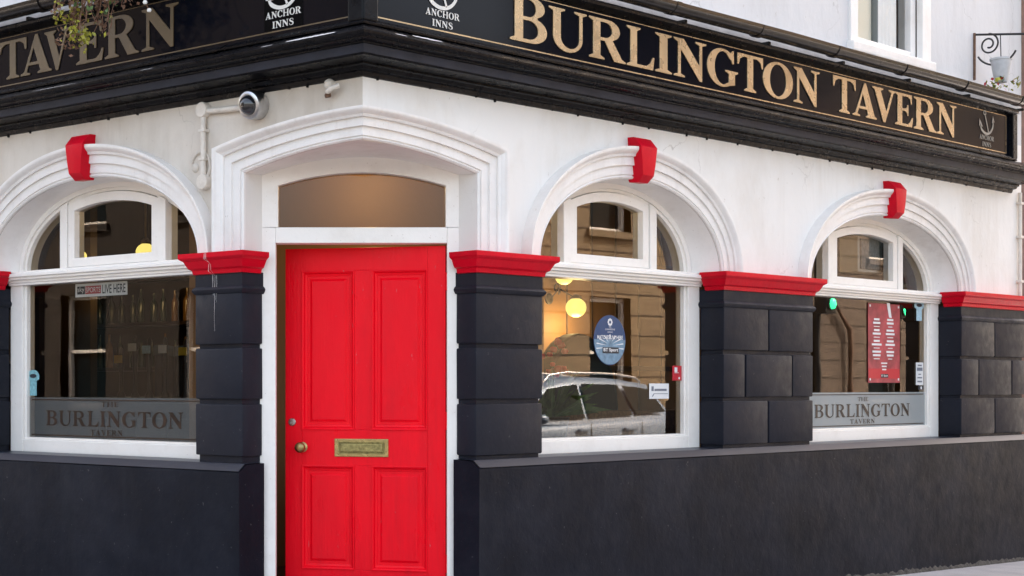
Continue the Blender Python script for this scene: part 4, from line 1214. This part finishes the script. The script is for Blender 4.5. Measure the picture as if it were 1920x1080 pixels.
# strip sign in the left window
SS = empty('strip_sign', TL(2.30, .212, 1.85), 'white strip sign at the top of the left window', 'notice')
plate(TL, 2.056, 2.545, 1.853, 1.937, .2125, 'paper', 'plate', SS)
plate(TL, 2.452, 2.527, 1.870, 1.920, .2115, 'ink', 'blue_field', SS, .0008)
plate(TL, 2.300, 2.448, 1.870, 1.920, .2115, 'poster_dim', 'red_field', SS, .0008)
sans('sky', TL, 2.522, .064, 1.876, .040, .2110, True, 'paper', SS)
sans('SPORTS', TL, 2.443, .138, 1.879, .032, .2110, True, 'paper', SS)
sans('LIVE HERE', TL, 2.285, .215, 1.868, .054, .2110, True, 'ink', SS, bold=.01)

# ================================================================== INSIDE THE BAR
# walls of the rooms
MB().box(TR, 1.25, 7.40, 2.25, 2.32, .1, 3.05).build('ochre_partition', 'ochre', PUB)
MB().box(TR, 7.36, 7.40, .20, 2.24, .1, 3.04).build('end_wall', 'brown', PUB)
MB().box(TL, 1.30, 6.5, 2.90, 2.96, .1, 3.05).build('back_bar_wall', 'darkwood', PUB)
MB().box(TL, 4.47, 6.5, 1.95, 2.02, .1, 3.04).build('brown_partition', 'brown', PUB)
MB().box(TW, -1.15, 1.20, 10.25, 10.31, .1, 3.04).build('lobby_wall', 'ochre', PUB)
# dado rail panelling on the ochre wall
mb = MB()
for k in range(14): mb.box(TR, 3.0 + k * .31, 3.012 + k * .31, 2.238, 2.252, .1, 3.0)
mb.box(TR, 1.3, 7.35, 2.232, 2.252, 1.42, 1.46); mb.box(TR, 1.3, 7.35, 2.234, 2.252, 2.30, 2.33)
mb.build('wall_boarding', 'brown', PUB, bevel=.004)

def globe_lamp(name, at, r, label, wall=None, power=6.0):
    at = Vector(at)
    O = empty(name, at, label, 'lamp', 'lit globe lamps inside the bar')
    MB().sphere(at, r, 24, sq=(1, 1, .93)).build('globe', 'globe', O, smooth=2)
    if wall is None:
        MB().tube([at + Vector((0, 0, r * .9)), Vector((at.x, at.y, 3.05))], .008, 8).build('stem', 'brass', O, smooth=.8)
        MB().lathe(at + Vector((0, 0, r * .86)), (0, 0, 1), [(r * .5, 0), (r * .45, .03), (.012, .05)], 16).build('gallery', 'brass', O, smooth=.8)
    else:
        T, u, d, z = wall
        sp = [tuple(T(u - .02 + .045 * math.cos(a) * (1 - k / 40), d - .02, z + .16 + .05 * math.sin(a) * (1 - k / 40))) for k, a in enumerate([rad(-60 + 16 * q) for q in range(28)])]
        MB().tube([tuple(T(u - .07, d - .005, z + .08)), tuple(T(u - .05, d - .06, z + .15))] + sp + [tuple(at + Vector((0, 0, r * .9)))], .007, 7).build('bracket', 'iron', O, smooth=.8)
        MB().lathe(T(u - .10, d, z + .075), T(0, -1, 0) - T(0, 0, 0), [(.045, 0), (.045, .012), (.02, .02)], 16).build('wall_plate', 'iron', O, smooth=.6)
        MB().lathe(at + Vector((0, 0, r * .86)), (0, 0, 1), [(r * .6, 0), (r * .5, .02), (.012, .035)], 16).build('gallery', 'iron', O, smooth=.8)
    l = bpy.data.lights.new('bulb', 'POINT'); l.energy = power * .30; l.color = (1.0, .70, .30); l.shadow_soft_size = r * 1.05
    lo = bpy.data.objects.new('bulb', l); link(lo, O, at + Vector((0, 0, -.0)))
    lo.location.z -= r + .06
    return O
globe_lamp('wall_lamp', TR(4.126, 2.05, 1.913), .083, 'lit globe wall lamp on scroll bracket seen in the first right window', (TR, 4.126, 2.25, 1.913), 5.5)
globe_lamp('pendant_lamp', TR(3.81, 1.90, 2.139), .072, 'lit globe lamp cut by the transom of the first right window', None, 1.2)
globe_lamp('pendant_lamp', TL(4.096, 2.2, 2.352), .080, 'larger lit globe pendant in the upper left window', None, 1.6)
globe_lamp('pendant_lamp', TL(4.283, 1.7, 2.300), .046, 'smaller lit globe pendant at the left of the upper left window', None, 1.0)
globe_lamp('unseen_lobby_lamp', (0.05, 9.75, 2.80), .08, 'unseen globe lamp added to light the lobby behind the fanlight', None, 5.0)  # out of view, added for the warm glow in the fanlight
# furniture near the first right window
BN = empty('bench_back', TR(2.7, .5, .1), 'tan tweed bench back inside the first right window', 'bench')
MB().box(TR, 2.10, 3.50, .42, .54, .55, 1.135).build('backrest', 'tan', BN, bevel=.02)
MB().box(TR, 2.10, 3.50, .545, .98, .42, .56).build('seat', 'tan', BN, bevel=.02)
for u in (2.12, 3.42): MB().box(TR, u, u + .06, .43, .95, .1, .42).build('leg', 'darkwood', BN, bevel=.004)
AC = empty('armchair', TR(3.25, 1.3, .1), 'dark round backed chair in the room behind the oval sticker', 'chair')
pts = [(3.25 + .42 * math.cos(rad(a)), 1.05 + .62 * math.sin(rad(a))) for a in range(0, 181, 9)]
MB().prism(TR, [(2.83, .45)] + pts[::-1] + [(3.67, .45)], 1.25, 1.40).build('backrest', 'leather', AC, bevel=.03)
MB().box(TR, 2.86, 3.64, 1.40, 1.95, .38, .52).build('seat', 'leather', AC, bevel=.03)
for u in (2.88, 3.58):
    for d in (1.30, 1.88): MB().box(TR, u, u + .045, d, d + .045, .1, .38).build('leg', 'darkwood', AC)
PL = empty('potted_plant', TR(2.08, .55, .9), 'red flowering pot plant at left inside the first right window', 'plant')
pb = TR(2.02, .46, .93)
MB().lathe(pb, (0, 0, 1), [(.07, 0), (.10, .16), (.105, .17), (.09, .17)], 18).build('pot', 'brown', PL, smooth=.6)
lf = MB()
for k in range(46):
    a = random.uniform(0, 2 * math.pi); el = random.uniform(.2, 1.4); L_ = random.uniform(.18, .44)
    dr = Vector((math.cos(a) * math.cos(el), math.sin(a) * math.cos(el), math.sin(el)))
    sd_ = dr.cross(Vector((0, 0, 1))).normalized() * .012
    p0 = pb + Vector((0, 0, .17)); p1 = p0 + dr * L_ * .6; p2 = p0 + dr * L_ - Vector((0, 0, L_ * .18))
    lf.add([p0 - sd_ * .5, p1 - sd_, p2, p1 + sd_, p0 + sd_ * .5], [(0, 1, 2, 3, 4)])
tag(lf.build('leaves', 'leaf', PL), kind='stuff')
fl = MB()
for k in range(16): fl.sphere(pb + Vector((random.uniform(-.10, .10), random.uniform(-.1, .1), random.uniform(.40, .72))), random.uniform(.015, .028), 8)
tag(fl.build('flowers', 'flower_red', PL, smooth=2), kind='stuff')
# speaker box in the second right window
SB = empty('speaker_box', TR(5.52, .38, 2.17), 'grey cloth fronted box with white frame behind the right hand fanlight', 'speaker')
MB().box(TR, 5.350, 5.700, .30, .46, 2.165, 2.440).build('cabinet', 'frame', SB, bevel=.01)
MB().box(TR, 5.372, 5.678, .285, .299, 2.187, 2.418).build('grille', 'louvre', SB, bevel=.003)
MB().box(TR, 5.505, 5.545, .36, .42, 2.44, 3.05).build('hanger', 'iron', SB)
# bar counter with pumps, back shelves with bottles
BC = empty('bar_counter', TL(3.7, 2.0, .1), 'dark wooden bar counter beyond the left window', 'counter')
MB().box(TL, 1.9, 4.44, 1.80, 2.25, .1, 1.165).build('front', 'darkwood', BC, bevel=.005)
MB().box(TL, 1.85, 4.46, 1.70, 2.30, 1.167, 1.205).build('top', 'grey_ink', BC, bevel=.006)
for k in range(7): MB().box(TL, 2.0 + k * .35, 2.28 + k * .35, 1.785, 1.80, .25, 1.05).build('panel', 'darkwood', BC, bevel=.006)
badge = ['yellow_p', 'paper', 'sky_blue', 'paper', 'yellow_p', 'flower_red']
for k, (u, zt) in enumerate(((4.02, 1.53), (3.86, 1.62), (3.70, 1.60), (3.52, 1.60), (3.30, 1.58), (3.14, 1.57))):
    BP = empty('beer_pump', TL(u, 1.86, 1.205), ('yellow badged beer pump at the left end of the bar', 'white badged beer pump second from the left on the bar', 'pale blue badged beer pump mid bar', 'white badged beer pump right of the pale blue one', 'yellow badged beer pump right of the middle of the bar', 'red badged beer pump at the right end of the bar')[k], 'beer pump', 'beer pumps on the bar')
    MB().lathe(TL(u, 1.88, 1.205), (0, 0, 1), [(.035, 0), (.032, .02), (.016, .05), (.014, .16), (.018, .20), (.022, .28), (.016, zt - 1.16), (.004, zt - 1.14)], 12).build('handle', 'iron' if k % 2 else 'darkwood', BP, smooth=.8)
    MB().box(TL, u - .045, u + .045, 1.845, 1.853, zt - .06, zt).build('badge', badge[k], BP, bevel=.003)
BCu = empty('bar_curtain', TL(3.6, 2.6, 1.21), 'dark blue gathered curtain behind the beer pumps', 'curtain')
rows = [[TL(2.7 + 1.7 * k / 70, 2.58 + .022 * math.sin(k * 1.25) + .01 * math.sin(k * .37), z) for k in range(71)] for z in (1.205, 1.60)]
MB().grid(rows).build('cloth', 'bluecloth', BCu, smooth=1.5)
rows = [[TL(2.7 + 1.7 * k / 70, 2.565 + .020 * math.sin(k * 1.25), z + .012 * math.sin(k * .5)) for k in range(71)] for z in (1.545, 1.625)]
MB().grid(rows).build('heading', 'blueheading', BCu, smooth=1.5)
BS = empty('back_bar_shelf', TL(3.6, 2.8, .1), 'dim shelves of bottles behind the bar', 'shelves')
for z in (1.42, 1.80, 2.18): MB().box(TL, 2.2, 5.6, 2.70, 2.89, z, z + .03).build('shelf', 'darkwood', BS)
for z in (1.45, 1.83):
    for k in range(22):
        u = 2.5 + k * .135 + random.uniform(-.02, .02); r = random.uniform(.028, .036); h = random.uniform(.22, .29)
        B = MB().lathe(TL(u, 2.79, z + .002), (0, 0, 1), [(r, 0), (r, h * .6), (r * .8, h * .68), (r * .34, h * .78), (r * .34, h)], 10).build('bottle', random.choice(('bottle', 'bottle2', 'bottle')), None, smooth=.7)
        tag(B, 'small bottle on the upper dim shelf behind the bar' if z > 1.6 else 'small bottle on the lower dim shelf behind the bar', 'bottle', 'bottles on the upper bar shelf' if z > 1.6 else 'bottles on the lower bar shelf')
PF = empty('picture_frame', TL(5.33, 1.93, 1.4), 'dark framed picture on the brown wall inside the left window', 'picture')
a_, b_ = 4.80, 5.02
for q in ((5.06, 5.15, 1.39, 2.02), (5.52, 5.61, 1.39, 2.02), (5.15, 5.52, 1.39, 1.48), (5.15, 5.52, 1.93, 2.02)):
    MB().box(TL, q[0], q[1], 1.905, 1.948, q[2], q[3]).build('moulding', 'darkwood', PF, bevel=.006)
MB().box(TL, 5.15, 5.52, 1.93, 1.948, 1.48, 1.93).build('picture', 'conduit', PF)

# ================================================================== ACROSS THE STREETS (seen in the glass)
def far_building(T, u0, u1, e, h, m, label, bays, name):
    G = empty(name, T((u0 + u1) / 2, -e - 3, 0), label, 'building', 'buildings across the street')
    nb = bays; bw = (u1 - u0) / nb
    mb = MB()
    floors = [(.9, 2.9), (4.1, 6.0), (7.2, 9.0), (10.0, 11.6)]
    floors = [f for f in floors if f[1] < h - .4]
    zs = [-.6] + [z for f in floors for z in f] + [h]
    for k in range(nb):
        a, b = u0 + k * bw, u0 + (k + 1) * bw
        x0, x1 = a + bw * .30, b - bw * .30
        for i in range(len(zs) - 1):
            if i % 2 == 0: mb.add([T(a, -e, zs[i]), T(b, -e, zs[i]), T(b, -e, zs[i + 1]), T(a, -e, zs[i + 1])], [(0, 1, 2, 3)])
            else:
                for p, q in ((a, x0), (x1, b)): mb.add([T(p, -e, zs[i]), T(q, -e, zs[i]), T(q, -e, zs[i + 1]), T(p, -e, zs[i + 1])], [(0, 1, 2, 3)])
    for p, q in ((T(u0, -e, 0), T(u0, -e - 7, 0)), (T(u1, -e, 0), T(u1, -e - 7, 0)), (T(u0, -e - 7, 0), T(u1, -e - 7, 0))):
        mb.add([(p.x, p.y, -.6), (q.x, q.y, -.6), (q.x, q.y, h), (p.x, p.y, h)], [(0, 1, 2, 3)])
    mb.build('wall', m, G)
    for k in range(nb):
        a, b = u0 + k * bw, u0 + (k + 1) * bw
        x0, x1 = a + bw * .30, b - bw * .30
        for z0, z1 in floors:
            mb = MB()
            for q in ((x0, x0 + .08, z0, z1), (x1 - .08, x1, z0, z1), (x0, x1, z0, z0 + .08), (x0, x1, z1 - .08, z1), (x0, x1, (z0 + z1) / 2 - .03, (z0 + z1) / 2 + .03)):
                mb.box(T, q[0], q[1], -e - .25, -e - .18, q[2], q[3])
            f = mb.build('window', 'frame', G)
            MB().box(T, x0, x1, -e - .28, -e - .255, z0, z1).build('pane', 'car_glass', f)
            MB().box(T, x0 - .1, x1 + .1, -e - .2, -e + .08, z0 - .12, z0).build('sill', m, f)
    # channelled joints
    mb = MB(); z = .0
    while z < h - .5:
        mb.box(T, u0 + .01, u1 - .01, -e - .3, -e + .006, z, z + .03) if False else None
        z += .42
    jb = MB(); z = .3
    while z < h - .6:
        for k in range(nb):
            a, b = u0 + k * bw, u0 + (k + 1) * bw
            inwin = any(f[0] - .15 < z < f[1] + .05 for f in floors)
            spans = ((a, a + bw * .30), (b - bw * .30, b)) if inwin else ((a, b),)
            for p, q in spans: jb.box(T, p, q, -e - .02, -e + .004, z, z + .028)
        z += .38
    tag(jb.build('joint', 'stone_joint', G), kind='stuff')
    rows = [[T(u, -e + x, z) for x, z in ((.0, h - .5), (.12, h - .42), (.12, h - .3), (.35, h - .15), (.38, h), (-.3, h + .02))] for u in (u0, u1)]
    MB().grid(rows).build('cornice', m, G)
    MB().add([T(u0, -e, h), T(u1, -e, h), T(u1, -e - 7, h), T(u0, -e - 7, h)], [(0, 1, 2, 3)]).build('roof', 'roof', G)
    return G
far_building(TR, 9.5, 21.4, 11.6, 6.6, 'stone', 'lower ochre stone building reflected in the first right window', 4, 'stone_building')
far_building(TR, 21.5, 42, 11.6, 12.4, 'stone2', 'tall pink buff stone building reflected in the right hand window', 6, 'stone_building')
far_building(TL, 8.5, 30, 11.2, 8.4, 'darkstone', 'dark brown stone building reflected in the left window', 7, 'stone_building')

def subdiv(o, n=2):
    m = o.modifiers.new('smooth', 'SUBSURF'); m.levels = m.render_levels = n
    return o
def car(paint, T, uc, e, name, label):
    # local x towards the corner (-u), y across, z up
    def C_(x, y, z):
        p = T(uc - x, -(e - y), 0)
        return Vector((p.x, p.y, road_z(p.x, p.y) + z * 1.07))
    G = empty(name, C_(0, 0, 0), label, 'car', 'cars parked across the street')
    st = [(2.26, .60, .36, .60), (2.18, .74, .26, .68), (1.95, .82, .24, .76), (1.45, .87, .22, .86), (.95, .885, .22, .95), (0, .89, .22, .975), (-1.0, .89, .22, 1.0), (-1.8, .87, .24, 1.02), (-2.14, .80, .30, 1.0), (-2.24, .70, .42, .92)]
    rows = [[C_(x, y, z) for y, z in ((-w * .90, zb), (-w, zb + .16), (-w * 1.01, (zb + zt) / 2), (-w * .985, zt - .10), (-w * .93, zt), (0, zt + .03), (w * .93, zt), (w * .985, zt - .10), (w * 1.01, (zb + zt) / 2), (w, zb + .16), (w * .90, zb))] for x, w, zb, zt in st]
    subdiv(MB().grid(rows, True, caps=True).build('body', paint, G, smooth=2))
    gs = [(1.12, .80, .82, .96), (.95, .80, .78, 1.03), (.38, .81, .62, 1.40), (-.25, .82, .615, 1.485), (-1.2, .82, .60, 1.47), (-1.85, .80, .58, 1.40), (-2.16, .76, .62, 1.10), (-2.2, .75, .70, 1.0)]
    rows = [[C_(x, y, z) for y, z in ((-wb, .93), (-(wt + (wb - wt) * .1), .93 + (zt - .93) * .88), (-wt * .9, zt), (0, zt + .025), (wt * .9, zt), (wt + (wb - wt) * .1, .93 + (zt - .93) * .88), (wb, .93))] for x, wb, wt, zt in gs]
    MB().grid(rows, True, caps=True).build('roof', paint, G, smooth=.75)
    for s in (-1, 1):
        def side(x, z): return C_(x, s * (.836 - (z - .95) * .375), z)
        for q in ([(.86, 1.0), (.36, 1.345), (-.24, 1.405), (-.24, 1.0)], [(-.32, 1.0), (-.32, 1.41), (-1.06, 1.40), (-1.20, 1.02)], [(-1.27, 1.03), (-1.14, 1.39), (-1.70, 1.34), (-1.92, 1.06)]):
            MB().add([side(x, z) for x, z in q], [(0, 1, 2, 3)]).build('side_window', 'car_glass', G)
        for x in (-.12, -1.05): MB().box(C_, x - .11, x + .11, s * .90 - .02, s * .90 + .02, .84, .875).build('door_handle', paint, G, bevel=.008)
        for x in (.93, -.28, -1.3):
            MB().tube([C_(x, s * .897, .30), C_(x, s * .903, .6), C_(x - .02, s * .872, .94)], .006, 5).build('door_seam', 'car_trim', G)
        MB().tube([C_(x, s * .52, z) for x, z in ((.25, 1.42), (.12, 1.51), (-.25, 1.545), (-1.2, 1.53), (-1.6, 1.49), (-1.72, 1.43))], .016, 8).build('roof_rail', 'chrome', G, smooth=.8)
        MB().sphere(C_(.80, s * .98, 1.0), .10, 12, sq=(1, 1, .7)).build('wing_mirror', paint, G, smooth=2)
        for x in (1.38, -1.36):
            axv = C_(x, 1, .3) - C_(x, 0, .3)
            t = MB().lathe(C_(x, s * .74 - .09, .32), axv, [(.20, 0), (.31, .01), (.32, .04), (.32, .15), (.31, .18), (.20, .18)], 26).build('wheel', 'tyre', G, smooth=.6)
            MB().lathe(C_(x, s * .74 - .095, .32), axv, [(.19, 0), (.20, .02), (.20, .17), (.19, .19), (.05, .17)], 20).build('rim', 'chrome', t, smooth=.6)
        MB().box(C_, 2.02, 2.20, s * .66 - .14, s * .66 + .12, .60, .72).build('headlamp', 'lamp_clear', G, bevel=.02)
        MB().box(C_, -2.24, -2.10, s * .72 - .06, s * .72 + .07, .78, 1.02).build('tail_lamp', 'lamp_red', G, bevel=.015)
    ws = [C_(.98, -.70, 1.04), C_(.98, .70, 1.04), C_(.41, .54, 1.40), C_(.41, -.54, 1.40)]
    MB().add([p + Vector((0, 0, .012)) for p in ws], [(0, 1, 2, 3)]).build('windscreen', 'car_glass', G)
    return G
car('car_silver', TR, 9.65, 7.15, 'parked_car', 'silver blue estate car reflected in the first right window')

def traffic_light(T, u, e, zg, label):
    p = T(u, -e, 0); g = road_z(p.x, p.y) + .11
    G = empty('traffic_light', (p.x, p.y, g), label, 'traffic light', 'traffic lights across the street')
    MB().tube([(p.x, p.y, g - .05), (p.x, p.y, 3.7)], .055, 12).build('pole', 'iron', G, smooth=.8)
    hd = MB().box(T, u - .15, u + .15, -e + .06, -e + .26, zg - .18, zg + .82).build('signal_head', 'iron', G, bevel=.03)
    for k, m in enumerate(('green_on', 'amber_off', 'red_off')):
        MB().lathe(T(u, -e + .262, zg + k * .31), T(0, 1, 0) - T(0, 0, 0), [(.105, 0), (.102, .03), (.08, .06), (.04, .08), (.002, .085)], 18).build('lens', m, G, smooth=1)
        MB().lathe(T(u, -e + .26, zg + k * .31), T(0, 1, 0) - T(0, 0, 0), [(.125, 0), (.125, .035), (.118, .035), (.118, 0)], 18).build('hood', 'iron', G, smooth=.8)
    return G
traffic_light(TR, 21.72, 8.7, 2.71, 'green traffic light reflected beside the red poster')
traffic_light(TR, 19.15, 8.7, 2.74, 'green traffic light reflected at the left of the right hand window')
# black and white bollard rail and downpipe on the stone building
RL = empty('street_rail', TR(20.6, -9.2, 0), 'pale guard rail reflected low in the right hand window', 'railing')
for u in (19.5, 21.2, 22.9):
    p = TR(u, -9.2, 0); MB().tube([(p.x, p.y, road_z(p.x, p.y) - .05), (p.x, p.y, road_z(p.x, p.y) + 1.05)], .03, 8).build('post', 'chrome', RL, smooth=.8)
a, b = TR(19.5, -9.2, 0), TR(22.9, -9.2, 0)
MB().tube([(a.x, a.y, road_z(a.x, a.y) + 1.05), (b.x, b.y, road_z(b.x, b.y) + 1.05)], .03, 8).build('top_rail', 'chrome', RL, smooth=.8)
DQ = empty('street_downpipe', TR(24.6, -11.5, 0), 'brown cranked drainpipe on stone reflected in the right hand window', 'pipe')
MB().tube([tuple(TR(24.2, -11.5, 6)), tuple(TR(24.2, -11.5, 3.2)), tuple(TR(25.0, -11.5, 2.5)), tuple(TR(25.0, -11.5, -.5))], .05, 8).build('pipe', 'rust', DQ, smooth=.8)

# adjoining house beyond the end of the front
NB = empty('adjoining_house', TR(10, 2, 0), 'dark brick house adjoining the far end of the pub', 'building')
MB().box(TR, 7.53, 14, .05, 6, -.8, 7.2).build('wall', 'neigh', NB)
MB().box(TR, 7.53, 14, .0, 6.1, 7.2, 7.35).build('coping', 'kerb', NB)
NB2 = empty('adjoining_house', TL(10, 2, 0), 'dark brick house adjoining the left end of the pub', 'building')
MB().box(TL, 6.72, 13, .05, 6, -.8, 7.2).build('wall', 'neigh', NB2)
MB().box(TL, 6.72, 13, .0, 6.1, 7.2, 7.35).build('coping', 'kerb', NB2)
for T, G, us in ((TR, NB, (8.6, 10.9)), (TL, NB2, (7.9, 10.2))):
    for u in us:
        for z0, z1 in ((.95, 2.75), (4.0, 5.7)):
            mb = MB()
            for q in ((u, u + .07, z0, z1), (u + 1.03, u + 1.10, z0, z1), (u + .07, u + 1.03, z0, z0 + .08), (u + .07, u + 1.03, z1 - .07, z1), (u + .07, u + 1.03, (z0 + z1) / 2 - .025, (z0 + z1) / 2 + .025), (u + .535, u + .565, z0 + .08, z1 - .07)):
                mb.box(T, q[0], q[1], .012, .049, q[2], q[3])
            f = mb.build('window', 'frame', G, bevel=.004)
            MB().box(T, u + .06, u + 1.04, .036, .0485, z0 + .05, z1 - .05).build('pane', 'car_glass', f)
            MB().box(T, u - .08, u + 1.18, -.05, .049, z0 - .11, z0 - .002).build('sill', 'kerb', f, bevel=.006)
            MB().box(T, u - .10, u + 1.20, .030, .049, z1 + .002, z1 + .20).build('lintel', 'kerb', f, bevel=.006)
